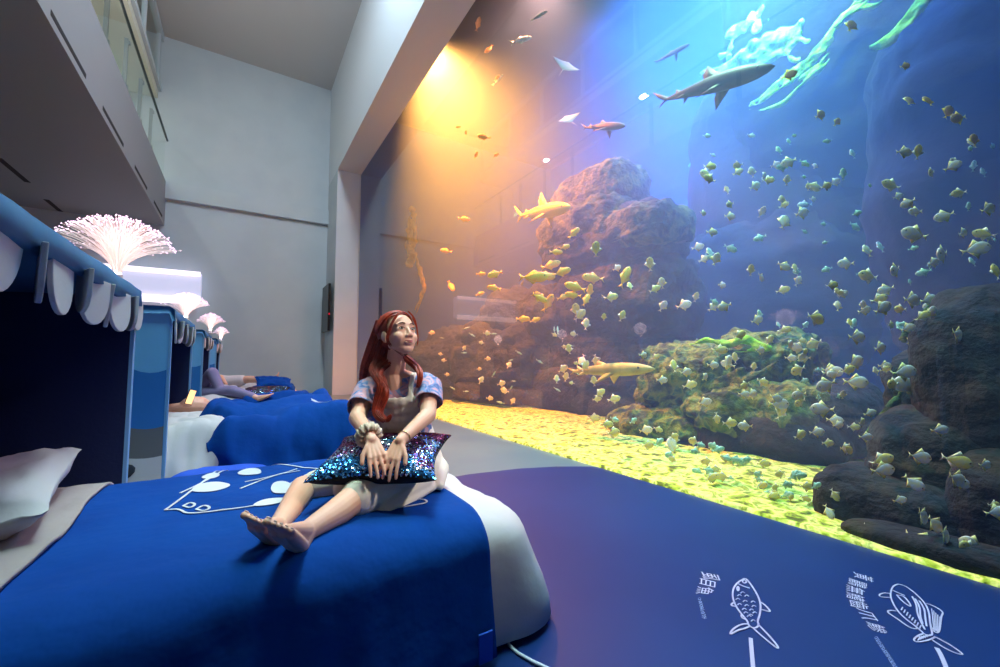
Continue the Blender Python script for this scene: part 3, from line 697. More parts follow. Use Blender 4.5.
def make_tent(label, y0, y1, xf, top, seed, first=False):
    t = thing('bed_tent', label, 'tent', (xf - 0.5, (y0 + y1) / 2, 0), 'blue tents over the bed heads'); xb = xf - 1.0
    th = 0.035
    # side panels with printed outer face
    for k, (ya, yb, out) in enumerate(((y0, y0 + th, -1), (y1 - th, y1, 1))):
        pn = box('side_panel', (xb, ya, 0.02), (xf - 0.012, yb, top - 0.02), 'tent_panel', t)
        yl = yb + 0.002 if out < 0 else ya - 0.002
        box('lining', (xb + 0.03, min(yl, yl), 0.03), (xf - 0.014, yl + 0.004, top - 0.03), 'tent_navy', pn)
        box('edge_trim', (xf - 0.016, ya - 0.004, 0.02), (xf, yb + 0.004, top - 0.02), 'tent_pale', pn)
        yo = ya - 0.003 if out < 0 else yb + 0.003
        # wavy printed bands: deeper blue, grey and white at the foot
        def band(zl, zu, m, yy, amp=0.03):
            n = 20; vs = []
            for i in range(n + 1):
                x = xb + (xf - 0.02 - xb) * i / n
                vs += [(x, yy, zl + amp * 0.3 * math.sin(i * .6)), (x, yy, zu + amp * math.sin(i * 0.55 + 1.0))]
            link_mesh('printed_band', vs, [(2 * i, 2 * i + 2, 2 * i + 3, 2 * i + 1) for i in range(n)], m, pn)
        if out < 0:
            band(0.60, 1.05, 'tent_deep', yo, 0.05); band(0.33, 0.62, 'felt_grey', yo - 0.002, 0.03); band(0.03, 0.40, 'felt_white', yo - 0.004, 0.02)
            mbx = MB(); mbx.ell((xf - 0.42, yo - 0.006, 1.12), (0.10, 0.003, 0.16), Matrix.Rotation(0.5, 3, 'Y'), 16, 10); mbx.build('whale_print', 'felt_white', pn, True)
            mbx = MB(); mbx.ell((xf - 0.40, yo - 0.009, 1.20), (0.05, 0.003, 0.10), Matrix.Rotation(-0.5, 3, 'Y'), 14, 8); mbx.build('whale_fin_print', 'felt_dark', pn, True)
            mbx = MB(); mbx.ell((xf - 0.30, yo - 0.008, 0.28), (0.14, 0.003, 0.07), Matrix.Rotation(-0.3, 3, 'Y'), 14, 8); mbx.build('blob_print', 'felt_dark', pn, True)
    box('back_panel', (xb, y0 + th, 0.02), (xb + th, y1 - th, top - 0.02), 'tent_navy', t)
    # roof pad
    n = 30; vs = []; fs = []
    prof = [(xb, top - 0.09), (xb, top), (xf - 0.02, top), (xf + 0.012, top - 0.02), (xf + 0.018, top - 0.10), (xf + 0.004, top - 0.11), (xf - 0.02, top - 0.05)]
    for j in range(n + 1):
        y = y0 - 0.02 + (y1 - y0 + 0.04) * j / n
        for k, (x, z) in enumerate(prof): vs.append((x + (0.0 if k < 2 else 0.004) * noise.noise(Vector((y * 6, k, seed))), y, z + 0.010 * noise.noise(Vector((y * 5, k * .3, seed + 2)))))
    m_ = len(prof)
    for j in range(n):
        for k in range(m_): fs.append((j * m_ + k, (j + 1) * m_ + k, (j + 1) * m_ + (k + 1) % m_, j * m_ + (k + 1) % m_))
    fs.append(tuple(range(m_ - 1, -1, -1))); fs.append(tuple(n * m_ + k for k in range(m_)))
    link_mesh('canopy', vs, fs, 'tent_blue', t, True)
    # scallops along the front and the outer sides
    rr = random.Random(seed); y = y0 + 0.04; k = 0
    while y < y1 - 0.05:
        w_ = 0.22 if k % 2 == 0 else 0.15
        petal_obj(t, w_, 0.17 + rr.uniform(-.02, .02), 0.014, (xf + 0.004 + (0.012 if k % 2 else 0), y + w_ / 2, top - 0.085), pi / 2 + (rr.uniform(-.15, .1) if k % 2 == 0 else rr.uniform(.15, .5)), rr.uniform(-.04, .10), 'felt_white' if k % 3 else 'felt_white')
        y += w_ * 1.0; k += 1
    for k in range(5):
        petal_obj(t, 0.15, 0.19, 0.014, (xf - 0.08 - 0.16 * k, y1 + 0.03, top - 0.05), rr.uniform(-.2, .2) + (0.35 if k == 0 else 0), 0.25, 'felt_grey' if k == 0 else 'felt_white')
    return t
make_tent('nearest blue bed tent cut off by the left edge with dark navy lining', 1.30, 2.98, -0.49, 1.50, 1)
make_tent('second blue bed tent whose pale printed side panel faces the camera', 3.97, 5.62, -0.445, 1.50, 2)
make_tent('third blue bed tent from the front behind the second one', 6.80, 8.30, -0.42, 1.50, 3)
make_tent('farthest blue bed tent seen as a thin dark strip before the wall', 9.45, 10.95, -0.38, 1.50, 4)

# ------------------------------------------------------------------ fibre-optic lamps on the tents
def fibre_lamp(label, loc, seed, n, h=0.315, spread=0.235):
    t = thing('fibre_lamp', label, 'lamp', loc, 'fibre-optic lamps on the tents'); rr = random.Random(seed); L0 = Vector(loc)
    MB().tube([L0, L0 + Vector((0, 0, 0.012)), L0 + Vector((0, 0, 0.014)), L0 + Vector((0, 0, 0.05))], [0.045, 0.045, 0.026, 0.022], 16).build('lamp_base', 'lamp_base', t, True)
    sp = MB(); tp = MB()
    for i in range(n):
        a = rr.uniform(0, 2 * pi); q = rr.random() ** 0.6; s = spread * q * rr.uniform(0.92, 1.08); hh = h * (1.0 - 0.38 * q ** 3) * rr.uniform(0.95, 1.03)
        pts = []
        for k in range(7):
            u = k / 6; r = 0.014 * q + s * (u ** 1.9) ; z = 0.045 + hh * (u * (1.12 - 0.12 * u * u * (1 + 1.4 * q)))
            pts.append(L0 + Vector((r * math.cos(a), r * math.sin(a), z)))
        sp.tube(pts, [0.0016, .0014, .0012, .0010, .0009, .0008, .0008], 3, False)
        e = pts[-1]; tp.add([e + Vector(d) * 0.0034 for d in ((1, 0, 0), (0, 1, 0), (-1, 0, 0), (0, -1, 0), (0, 0, 1), (0, 0, -1))],
                            [(0, 1, 4), (1, 2, 4), (2, 3, 4), (3, 0, 4), (1, 0, 5), (2, 1, 5), (3, 2, 5), (0, 3, 5)])
    tag(sp.build('fibre_spray', 'fibre', t), kind='stuff'); tag(tp.build('fibre_tips', 'fibre_tip', t), kind='stuff')
    MB().tube([L0 + Vector((0, 0, z)) for z in (0.045, 0.07, 0.10, 0.135)], [0.018, 0.016, 0.017, 0.019], 12).build('light_core', 'fibre_core', t, True)
    light('POINT', 'fibre_lamp_glow', L0 + Vector((0.02, 0, 0.22)), 1.6, (1.0, 0.82, 0.85), size=0.12)
    return t
fibre_lamp('largest fibre-optic lamp glowing pink-white on the nearest tent', (-0.56, 2.88, 1.495), 1, 480)
fibre_lamp('second fibre-optic lamp in front of the long light box', (-0.50, 5.45, 1.495), 2, 260, 0.27, 0.19)
fibre_lamp('third fibre-optic lamp right of the long light box', (-0.40, 7.7, 1.495), 3, 220, 0.27, 0.17)
fibre_lamp('farthest and smallest fibre-optic lamp against the grey wall', (-0.36, 10.6, 1.495), 4, 160, 0.25, 0.13)

# ------------------------------------------------------------------ floor drawings
ZF = 0.0045
def lettering(name, glyphs, parent, m):
    mb = MB()
    for ch, cx, cyy, rv, uv in glyphs:       # photo centre, direction of reading, direction of the letters' top
        gv, gf = glyph(ch)
        mb.add([on(cx + rv[0] * gx + uv[0] * gy, cyy + rv[1] * gx + uv[1] * gy, 'Z', ZF) + Vector((0, 0, 0.002)) for gx, gy in gv], gf)
    return link_mesh(name, mb.v, mb.f, m, parent)
lettering('floor_lettering', [('虱', 710.5, 577, (3, 7), (18, 3.5)), ('目', 707.5, 583.2, (-0.5, 5.5), (16, 4)), ('魚', 705, 591.2, (-2, 7.2), (17, 2))], vin, 'print')['label'] = 'curved white characters above the scaled fish drawing'
lt = [(c, x, y, (0.5 + k * .25, 1.9), (3.0, -0.6)) for k, (c, x, y) in enumerate(zip('Chanoschanos', [699.5 + .45 * i for i in range(12)], [599 + 1.75 * i for i in range(12)]))]
lettering('floor_lettering', lt, vin, 'print_soft')['label'] = 'small faint script line beside the scaled fish drawing'
g2 = [('黃', 863.5, 577.6, (1, 5.5), (20, 6)), ('鸝', 858, 584, (0, 6), (19, 6)), ('無', 855.5, 590.5, (0, 6), (19, 6)), ('鰭', 855.5, 597.5, (.5, 6), (19, 5.5)), ('齒', 859, 605.2, (2, 7), (19, 4)), ('爪', 867.5, 615.5, (6, 11), (18, 4.5)), ('鰺', 877, 628.5, (4, 8.5), (19, 5))]
lettering('floor_lettering', g2, vin, 'print')['label'] = 'long curved row of white characters beside the long-finned fish drawing'
lt = [(c, x, y, (1.0, 1.7), (3.0, -1.8)) for c, x, y in zip('Gnathanodonspeciosus', [876 + 1.05 * i for i in range(20)], [638 + 1.6 * i for i in range(20)])]
lettering('floor_lettering', lt, vin, 'print_soft')['label'] = 'faint script line below the long row of characters'
def px(cx, cy0, s, pts): return [(cx + x / s, cy0 + y / s) for x, y in pts]
A = lambda pts: px(690, 560, 6.235, pts)
scales = []
for x, y in [(310, 222), (355, 225), (300, 245), (345, 258), (395, 262), (310, 278), (355, 285), (400, 290), (340, 308), (385, 312), (350, 330), (405, 330), (370, 352), (395, 380), (330, 205), (380, 345)]:
    scales.append((A([(x - 14, y + 5), (x - 2, y - 6), (x + 12, y + 4)]), 0.004))
f1 = draw_on('fish_drawing', [
    A([(340, 118), (300, 140), (272, 175), (264, 215), (272, 260), (298, 310), (330, 350), (360, 385), (362, 405), (385, 425), (415, 428), (430, 405), (420, 385), (436, 345), (442, 290), (432, 245), (410, 200), (380, 155), (355, 122), (340, 118)]),
    A([(375, 415), (340, 432), (300, 440), (262, 462), (250, 468), (258, 445), (290, 418), (330, 402), (362, 402)]),
    A([(395, 428), (440, 470), (500, 520), (548, 558), (550, 545), (520, 505), (470, 450), (425, 405)]),
    A([(440, 265), (470, 285), (505, 325), (480, 322), (450, 312), (440, 310)]),
    A([(280, 265), (255, 278), (262, 290), (288, 292)]), A([(318, 345), (325, 365), (350, 375)]),
    A([(300, 150), (330, 165), (372, 178)]), A([(325, 130), (345, 125), (355, 140), (335, 150), (325, 130)])] + scales, vin, 'print', z=ZF, w=0.007,
    fills=[A([(290, 168), (302, 165), (312, 178), (308, 195), (296, 198), (288, 184)])])
f1['label'] = 'white line drawing of a scaled fish on the blue floor'
draw_on('leader_line', [(A([(378, 490), (384, 560), (396, 700)]), 0.014)], vin, 'print', z=ZF)['label'] = 'short white stripe below the scaled fish drawing'
B = lambda pts: px(870, 570, 6.88, pts)
hat = []
for k in range(8): hat.append((B([(215 + k * 18, 340 - 60 + k * 18), (225 + k * 18, 318 - 60 + k * 18)]), 0.004))
for k in range(6): hat.append((B([(330 + k * 16, 490 - k * 6), (345 + k * 14, 462 - k * 3)]), 0.004))
for k in range(5): hat.append((B([(425 + k * 14, 270 + k * 14), (440 + k * 8, 420 + k * 2)]), 0.003))
f2 = draw_on('fish_drawing', [
    B([(195, 100), (160, 112), (145, 145), (140, 185), (160, 235), (190, 285), (240, 335), (300, 380), (350, 420), (380, 450), (430, 458), (425, 420), (412, 360), (408, 300), (385, 240), (340, 190), (290, 145), (240, 110), (195, 100)]),
    B([(135, 165), (90, 160), (60, 175), (75, 190), (135, 192)]),
    B([(180, 285), (140, 280), (118, 288), (135, 305), (190, 340), (250, 385), (300, 410), (330, 405)]),
    B([(385, 232), (440, 250), (508, 292), (490, 320), (484, 380), (474, 438), (440, 430), (428, 400)]),
    B([(370, 440), (330, 455), (300, 480), (310, 498), (360, 498), (420, 480), (450, 465)]),
    B([(440, 460), (500, 490), (570, 530), (650, 590), (600, 580), (520, 545), (450, 500), (420, 478)]),
    B([(290, 185), (320, 240), (325, 300), (350, 360), (378, 412)]), B([(340, 215), (375, 270), (380, 330), (390, 390)]), B([(310, 200), (345, 260), (345, 320), (362, 370)]),
    B([(150, 140), (190, 158), (240, 178)]), B([(185, 175), (230, 180), (270, 225), (285, 258), (250, 240), (210, 205), (185, 175)])] + hat, vin, 'print', z=ZF, w=0.0058)
f2['label'] = 'white line drawing of a long-finned fish at the lower right'
draw_on('leader_line', [(B([(460, 540), (490, 590), (530, 690)]), 0.014)], vin, 'print', z=ZF)['label'] = 'short white stripe below the long-finned fish drawing'
#@@PEOPLE
def frame(fwd, up):
    f = Vector(fwd).normalized(); u = Vector(up); r = f.cross(u).normalized(); u = r.cross(f).normalized()
    return Matrix((r, f, u)).transposed()      # local x = right, y = forward, z = up
def catmull(pts, n=6):
    P_ = [Vector(p) for p in pts]; P_ = [P_[0] * 2 - P_[1]] + P_ + [P_[-1] * 2 - P_[-2]]; out = []
    for i in range(1, len(P_) - 2):
        for k in range(n):
            t = k / n; a, b, c, d = P_[i - 1], P_[i], P_[i + 1], P_[i + 2]
            out.append(0.5 * ((2 * b) + (c - a) * t + (2 * a - 5 * b + 4 * c - d) * t * t + (3 * b - a - 3 * c + d) * t ** 3))
    out.append(P_[-2]); return out
def hand(mb, wrist, dirv, back, thumb_side, s=1.0, curl=0.5, spread=1.0):
    """palm, four bent fingers of unequal length, thumb from the side of the palm"""
    F = Vector(dirv).normalized(); B_ = Vector(back); S = F.cross(B_).normalized() * thumb_side; B_ = (S.cross(F)).normalized()
    if B_.dot(Vector(back)) < 0: B_ = -B_
    w = Vector(wrist)
    for k, x in enumerate((-0.027, -0.009, 0.009, 0.027)):
        mb.cap(w + F * 0.008 * s + S * x * 0.6 * s, w + F * 0.078 * s + S * x * s, 0.0125 * s, 0.0105 * s, 10)
    tips = []
    for k, (x, L_) in enumerate(((0.029, 0.070), (0.010, 0.080), (-0.010, 0.075), (-0.028, 0.058))):
        p = w + F * (0.080 - abs(x) * 0.15) * s + S * x * s; d = (F + S * x * 5.5 * spread).normalized(); ang = 0.10; rr = 0.0086 if k < 3 else 0.0076
        seg = [0.46, 0.30, 0.24]
        for q in range(3):
            ang += curl * (0.28, 0.45, 0.35)[q]
            dd = (d * math.cos(ang) - B_ * math.sin(ang)).normalized(); e = p + dd * L_ * seg[q] * s
            mb.cap(p, e, rr * s * (1 - .08 * q), rr * s * (1 - .08 * (q + 1)), 10); p = e
        tips.append(p)
    p = w + F * 0.028 * s + S * 0.026 * s; d1 = (F * 0.75 + S * 0.62 - B_ * 0.12).normalized(); e = p + d1 * 0.036 * s
    mb.cap(w + F * 0.018 * s + S * 0.016 * s, p, 0.013 * s, 0.0125 * s, 10); mb.cap(p, e, 0.012 * s, 0.010 * s, 10)
    d2 = (F * 0.92 + S * 0.28 - B_ * 0.2).normalized(); mb.cap(e, e + d2 * 0.030 * s, 0.010 * s, 0.0085 * s, 10)
    return tips
def foot(mb, ankle, heel, toe, up, big_side):
    A_, H_, T_ = Vector(ankle), Vector(heel), Vector(toe); F = (T_ - H_).normalized(); L_ = (T_ - H_).length; U_ = Vector(up); U_ = (U_ - F * U_.dot(F)).normalized()
    S = Vector(big_side); S = (S - F * S.dot(F) - U_ * S.dot(U_)).normalized()
    mb.cap(A_, H_, 0.036, 0.030); ball = H_ + F * L_ * 0.72
    for x, r0, r1 in ((0.020, 0.026, 0.021), (0, 0.027, 0.019), (-0.020, 0.022, 0.016)):
        mb.cap(H_ + S * x * 0.5 + U_ * 0.004, ball + S * x * 1.25, r0, r1, 12)
    mb.cap(A_ + F * 0.012 + U_ * 0.0, ball + U_ * 0.008, 0.032, 0.016, 12)
    nails = []
    for k, (x, L2, r) in enumerate(((0.031, 0.27, 0.0135), (0.011, 0.25, 0.0095), (-0.004, 0.22, 0.009), (-0.018, 0.18, 0.0085), (-0.031, 0.13, 0.0085))):
        p = ball + S * x + F * L_ * 0.03; e = p + F * L_ * L2 * 0.55 + U_ * 0.006; e2 = e + F * L_ * L2 * 0.42 - U_ * 0.003
        mb.cap(p, e, r, r * 0.92, 10); mb.cap(e, e2, r * 0.92, r * 0.9, 10); nails.append((e2 + U_ * r * 0.75, F, U_, r))
    return nails

hc = pt(399, 335.5, 2.0)                                     # head centre
HF = CR * 0.70 - CF * 0.66 + Vector((0, 0, 0.30)); HM = frame(HF, Vector((0, 0, 1)) - HF * 0.0 + CR * 0.05)
def hl(x, y, z): return hc + HM @ Vector((x, y, z))
woman = thing('person', 'red-haired woman sitting barefoot on the nearest bed looking up at the tank', 'person', pt(408, 490, 2.0))
b = MB()
# skull, face
b.ell(hl(0, -0.012, 0.028), (0.073, 0.092, 0.084), HM, 32, 24)
b.ell(hl(0, 0.022, -0.030), (0.064, 0.062, 0.066), HM, 28, 20)
b.ell(hl(0, 0.052, -0.084), (0.026, 0.022, 0.019), HM); b.cap(hl(-0.050, 0.010, -0.056), hl(-0.014, 0.052, -0.082), 0.019, 0.018); b.cap(hl(0.050, 0.010, -0.056), hl(0.014, 0.052, -0.082), 0.019, 0.018)
for s_ in (-1, 1):
    b.ell(hl(s_ * 0.037, 0.050, -0.026), (0.027, 0.028, 0.028), HM)
    b.cap(hl(s_ * 0.016, 0.074, 0.036), hl(s_ * 0.046, 0.060, 0.032), 0.008, 0.008)
    b.ell(hl(s_ * 0.031, 0.056, 0.008), (0.022, 0.019, 0.018), HM)
    b.ell(hl(s_ * 0.0115, 0.086, -0.027), (0.0085, 0.010, 0.007), HM)
    b.ell(hl(s_ * 0.080, -0.004, -0.010), (0.009, 0.017, 0.027), HM @ Matrix.Rotation(s_ * 0.25, 3, 'Z')); b.ell(hl(s_ * 0.077, 0.0, -0.034), (0.007, 0.009, 0.010), HM)
b.cap(hl(0, 0.078, 0.012), hl(0, 0.091, -0.020), 0.0075, 0.0105); b.ell(hl(0, 0.092, -0.024), (0.011, 0.009, 0.009), HM)
b.ell(hl(0, 0.076, -0.058), (0.024, 0.012, 0.012), HM)
# neck, torso
nk = pt(394, 374, 2.03); ch = pt(401, 402, 2.02); ws = pt(404, 438, 2.06); pv = pt(407, 466, 2.02)
sR, sL = pt(369, 388, 2.05), pt(429, 384, 2.02)
b.cap(hl(0, -0.015, -0.06), nk, 0.047, 0.050); b.cap(nk, ch, 0.050, 0.09)
b.cap(sR.lerp(sL, 0.12), sR.lerp(sL, 0.88), 0.048, 0.048); b.cap(sR.lerp(sL, .22) - Vector((0, 0, .07)), sR.lerp(sL, .78) - Vector((0, 0, .07)), 0.085, 0.085)
b.cap(nk, sR.lerp(sL, 0.1), 0.040, 0.04); b.cap(nk, sR.lerp(sL, 0.9), 0.040, 0.04)
sd = (sL - sR).normalized()
for a_, c_, ra, rc in ((ch, ws, 0.085, 0.075), (ws, pv, 0.078, 0.10)):
    b.cap(a_ - sd * 0.045, c_ - sd * 0.045, ra, rc); b.cap(a_ + sd * 0.045, c_ + sd * 0.045, ra, rc)
# arms
eR, wR = pt(357, 418, 1.86), pt(372, 440, 1.655); eL, wL = pt(428, 415, 1.86), pt(400, 441, 1.665)
b.chain([sR, eR, wR], [0.046, 0.036, 0.023]); b.chain([sL, eL, wL], [0.046, 0.037, 0.023])
hdR = pt(382, 474, 1.56) - wR; hdL = pt(385, 474, 1.575) - wL
tR = hand(b, wR, hdR, Vector((-0.2, -0.35, 1)), 1, 1.0, 0.35, 0.8)
tL = hand(b, wL, hdL, Vector((-0.2, -0.35, 1)), -1, 1.0, 0.35, 1.0)
# legs
hL, kL, aL = pt(420, 472, 1.97), pt(354, 499, 1.60), pt(305, 532, 1.37)
hR, kR, aR = pt(392, 470, 2.05), pt(303, 489, 1.80), pt(277, 528, 1.44)
mL = kL.lerp(aL, 0.35) - Vector((0, 0, 0.006)); mR = kR.lerp(aR, 0.35) - Vector((0, 0, 0.006))
b.chain([hL, kL, mL, aL], [0.088, 0.056, 0.051, 0.032], 18); b.chain([hR, kR, mR, aR], [0.088, 0.056, 0.051, 0.032], 18)
img_left = -CR
nL = foot(b, aL, pt(299, 547, 1.325), pt(277, 526, 1.15), Vector((0.35, 0.1, 0.95)), img_left + Vector((0, 0.0, 0.5)))
nR = foot(b, aR, pt(281, 546, 1.375), pt(252, 519, 1.25), Vector((0.55, 0.35, 0.75)), CR * 0.3 + Vector((0, 0.3, 0.9)))
body = b.solid('body', 'skin', woman, 0.0034, 5, 0.5)
# finger and toe nails, eyes, lips, brows
mb = MB()
for p, F_, U_, r in nL + nR: mb.ell(p, (r * 0.6, r * 0.75, r * 0.25), frame(F_, U_), 8, 6)
mb.build('toenails', 'toenail', body, True)
for s_ in (-1, 1):
    ec = hl(s_ * 0.030, 0.0700, 0.010)
    e = MB().ell(ec, (0.0125, 0.0090, 0.0062), HM, 16, 12).build('eye', 'eye_white', body, True)
    look = (HM @ Vector((0.25, 1, 0.15))).normalized()
    MB().ell(ec + look * 0.0062, (0.0056, 0.0040, 0.0056), HM, 14, 10).build('iris', 'iris', e, True)
    cv = catmull([hl(s_ * 0.017, 0.0765, 0.012), hl(s_ * 0.025, 0.0795, 0.0165), hl(s_ * 0.035, 0.0765, 0.0170), hl(s_ * 0.044, 0.067, 0.012)])
    MB().tube(cv, 0.0016, 6).build('eyelash', 'brow', body, True)
    cv = catmull([hl(s_ * 0.014, 0.0835, 0.034), hl(s_ * 0.028, 0.0805, 0.038), hl(s_ * 0.047, 0.0655, 0.034)])
    MB().tube(cv, [0.0022] * (len(cv) - 3) + [0.0016, .001, .0006], 6).build('eyebrow', 'brow', body, True)
lp = MB()
for dz, r in ((-0.0520, 0.0026), (-0.0580, 0.0032)):
    cv = catmull([hl(-0.022, 0.0765, -0.0490), hl(-0.010, 0.0870, dz + 0.0005), hl(0, 0.0885, dz - 0.0005), hl(0.010, 0.0870, dz + .0005), hl(0.022, 0.0765, -0.0490)])
    n = len(cv); lp.tube(cv, [r * (0.35 + 0.65 * math.sin(pi * i / (n - 1))) for i in range(n)], 8)
lp.build('lips', 'lip', body, True)
# hair: close cap plus many strands
hb = MB(); hb.ell(hl(0, -0.026, 0.036), (0.087, 0.106, 0.091), HM, 32, 24)
hb.cap(hl(-0.035, -0.05, 0.0), pt(376, 366, 2.08), 0.050, 0.034); hb.cap(pt(376, 366, 2.08), pt(370, 386, 2.12), 0.034, 0.024)
hair = hb.solid('hair', 'hair', woman, 0.005, 6)
bm = bmesh.new(); bm.from_mesh(hair.data); HMi = HM.inverted(); kill = []
for v in bm.verts:      # open the cap over the face
    q = HMi @ (v.co - hc)
    if q.y > 0.024 and q.z < 0.094 - 5.0 * q.x * q.x: kill.append(v)
    elif q.y > 0.010 and q.z < -0.01: kill.append(v)
bmesh.ops.delete(bm, geom=kill, context='VERTS'); bm.to_mesh(hair.data); bm.free()
st = MB(); rr = random.Random(5)
def locks(guide, n, R0, R1, r=0.0022, seed=0, curl=0.0):
    g = catmull(guide, 7); m_ = len(g)
    for i in range(n):
        a = rr.uniform(0, 2 * pi); q = math.sqrt(rr.random()); ph = rr.uniform(-.5, .5); pts = []; end = int(m_ * rr.uniform(0.86, 1.0))
        for k in range(max(3, end)):
            t = k / (m_ - 1); tt = (g[min(k + 1, m_ - 1)] - g[max(0, k - 1)]).normalized(); A_ = tt.orthogonal().normalized(); Bv = tt.cross(A_)
            A_ = (CR - tt * CR.dot(tt)).normalized(); Bv = tt.cross(A_)
            R = (R0 + (R1 - R0) * t) * (1 - 0.75 * t ** 6) * q; an = a + curl * t + ph * 0.4 * t
            pts.append(g[k] + A_ * math.cos(an) * R + Bv * math.sin(an) * R * 0.7)
        st.tube(pts, [r * (1 if k < len(pts) * .7 else 1 - 0.7 * (k - len(pts) * .7) / (len(pts) * .3)) for k in range(len(pts))], 5)
# sweep of strands over the skull from the parting
for side in (-1, 1):
    for i in range(110):
        t = rr.random(); y0_ = 0.066 - 0.170 * t; u = rr.random()
        ye, ze = (-0.035 - 0.05 * u, -0.045 + 0.02 * u) if t < 0.75 else (-0.07, -0.03)
        a = hl(side * 0.004, y0_, 0.124 - 0.9 * abs(y0_ + 0.02) ** 1.6 * 2.0); pts = []
        for k in range(9):
            w_ = k / 8; ph = w_ * pi * 0.56
            x = side * 0.0875 * math.sin(ph); yy = y0_ + (ye - y0_) * w_ ** 1.5; zz = 0.032 + 0.092 * math.cos(ph) * (1 - 0.15 * w_)
            dv = Vector((x / 0.087, (yy + 0.022) / 0.098, (zz - 0.032) / 0.094)); L_ = dv.length
            dv = dv / L_ if L_ > 0.01 else dv
            sc = 1.0 + rr.uniform(0, 0.012)
            pts.append(hl(dv.x * 0.0895 * sc, -0.026 + dv.y * 0.1085 * sc, 0.036 + dv.z * 0.0930 * sc))
        st.tube(pts, 0.0024, 5)
# wisps framing the face
locks([hl(-0.058, 0.045, 0.085), hl(-0.072, 0.052, 0.03), hl(-0.068, 0.056, -0.03), hl(-0.062, 0.05, -0.07)], 9, 0.003, 0.006, 0.0013)
locks([hl(-0.02, 0.068, 0.105), hl(-0.045, 0.074, 0.07), hl(-0.062, 0.064, 0.03), hl(-0.066, 0.058, -0.01)], 10, 0.004, 0.004, 0.0013)
locks([hl(0.01, 0.070, 0.098), hl(0.045, 0.066, 0.075), hl(0.070, 0.040, 0.02), hl(0.072, 0.020, -0.05), pt(412, 362, 1.98)], 16, 0.004, 0.008, 0.0015)
# back hair on the left, long front lock with a curled end, right lock
locks([pt(383, 340, 1.99), pt(380, 352, 1.99), pt(376, 366, 2.02), pt(370, 382, 2.08)], 60, 0.022, 0.020)
locks([pt(382, 322, 2.03), pt(377, 336, 2.04), pt(371, 352, 2.07), pt(365, 370, 2.09), pt(361, 390, 2.12)], 150, 0.030, 0.028)
locks([hl(-0.03, -0.085, 0.0), pt(376, 352, 2.12), pt(371, 374, 2.13), pt(368, 394, 2.12)], 60, 0.028, 0.024)
locks([hl(-0.074, -0.03, -0.035), pt(375, 366, 1.97), pt(382, 384, 1.91), pt(378, 402, 1.88), pt(377, 413, 1.86), pt(386, 420, 1.84), pt(392, 414, 1.83)], 80, 0.026, 0.020, 0.0021, curl=2)
locks([hl(-0.074, -0.02, -0.045), pt(379, 372, 1.94), pt(386, 392, 1.89), pt(381, 408, 1.87), pt(382, 421, 1.84)], 50, 0.020, 0.016, 0.0021, curl=2)
locks([hl(0.072, -0.02, -0.03), pt(411, 362, 1.99), pt(420, 374, 1.94), pt(417, 390, 1.91)], 60, 0.018, 0.014, 0.0021, curl=1.5)
st.build('hair_strands', 'hair', hair, True)
# T-shirt
t_ = MB(); t_.cap(sR.lerp(sL, 0.06), sR.lerp(sL, 0.94), 0.060, 0.060); t_.cap(sR.lerp(sL, .2) - Vector((0, 0, .075)), sR.lerp(sL, .8) - Vector((0, 0, .075)), 0.100, 0.100)
for a_, c_, ra, rc in ((ch, ws, 0.100, 0.092), (ws, pv, 0.092, 0.10)):
    t_.cap(a_ - sd * 0.05, c_ - sd * 0.05, ra, rc); t_.cap(a_ + sd * 0.05, c_ + sd * 0.05, ra, rc)
sRe = sR.lerp(eR, 0.72); sLe = sL.lerp(eL, 0.62)
def sleeve(mb, a, e, r0, r1, n=24):
    d = (e - a).normalized(); A_ = d.orthogonal().normalized(); B_ = d.cross(A_); rings = []
    for t, r in ((0, r0), (0.4, r0 * 1.05), (0.8, r1 * 0.97), (1.0, r1), (1.0, r1 - 0.006), (0.7, r1 - 0.010)):
        rings.append([a.lerp(e, t) + (A_ * math.cos(2 * pi * k / n) + B_ * math.sin(2 * pi * k / n)) * r * (1 + 0.06 * math.sin(3 * 2 * pi * k / n + 1) * t) for k in range(n)])
    vs = [v for q in rings for v in q]; fs = []
    for i in range(len(rings) - 1):
        for k in range(n): fs.append((i * n + k, i * n + (k + 1) % n, (i + 1) * n + (k + 1) % n, (i + 1) * n + k))
    fs.append(tuple(range(n - 1, -1, -1))); fs.append(tuple((len(rings) - 1) * n + k for k in range(n)))
    mb.add(vs, fs)
sleeve(t_, sR, sRe, 0.062, 0.068); sleeve(t_, sL, sLe, 0.062, 0.066)
t_.solid('tee_shirt', 'tee', woman, 0.0050, 5)
fr = -(CF.copy()); fr.z = 0; fr.normalize()
# pinafore dress: bib, straps, skirt over the thighs
d_ = MB()
for k in range(7):
    for j in range(6):
        u, v_ = k / 6 - 0.5, j / 5
        c = ch.lerp(ws, v_ * 1.0 - 0.05) + sd * u * 0.165 + fr * (0.116 - 0.12 * u * u) + Vector((0, 0, 0.0))
        d_.ell(c, (0.028, 0.011, 0.026), frame(fr, (0, 0, 1)), 8, 6)
for u in (-0.42, 0.42):
    bt = ch.lerp(ws, -0.05) + sd * u * 0.17 + fr * 0.108; tp_ = sR.lerp(sL, 0.5 + u * 0.62) + Vector((0, 0, 0.056)) + fr * 0.02; mid = bt.lerp(tp_, 0.55) + fr * 0.026
    cv = catmull([bt, mid, tp_, tp_ - fr * 0.05 - Vector((0, 0, .02))], 6)
    for q in range(len(cv) - 1): d_.cap(cv[q] - sd * 0.008, cv[q + 1] - sd * 0.008, 0.007, 0.007, 8); d_.cap(cv[q] + sd * 0.008, cv[q + 1] + sd * 0.008, 0.007, 0.007, 8)
d_.cap(ws - sd * 0.055, pv - sd * 0.055, 0.103, 0.125); d_.cap(ws + sd * 0.055, pv + sd * 0.06, 0.103, 0.125)
hemL = hL.lerp(kL, 0.93); hemR = hR.lerp(kR, 0.86)
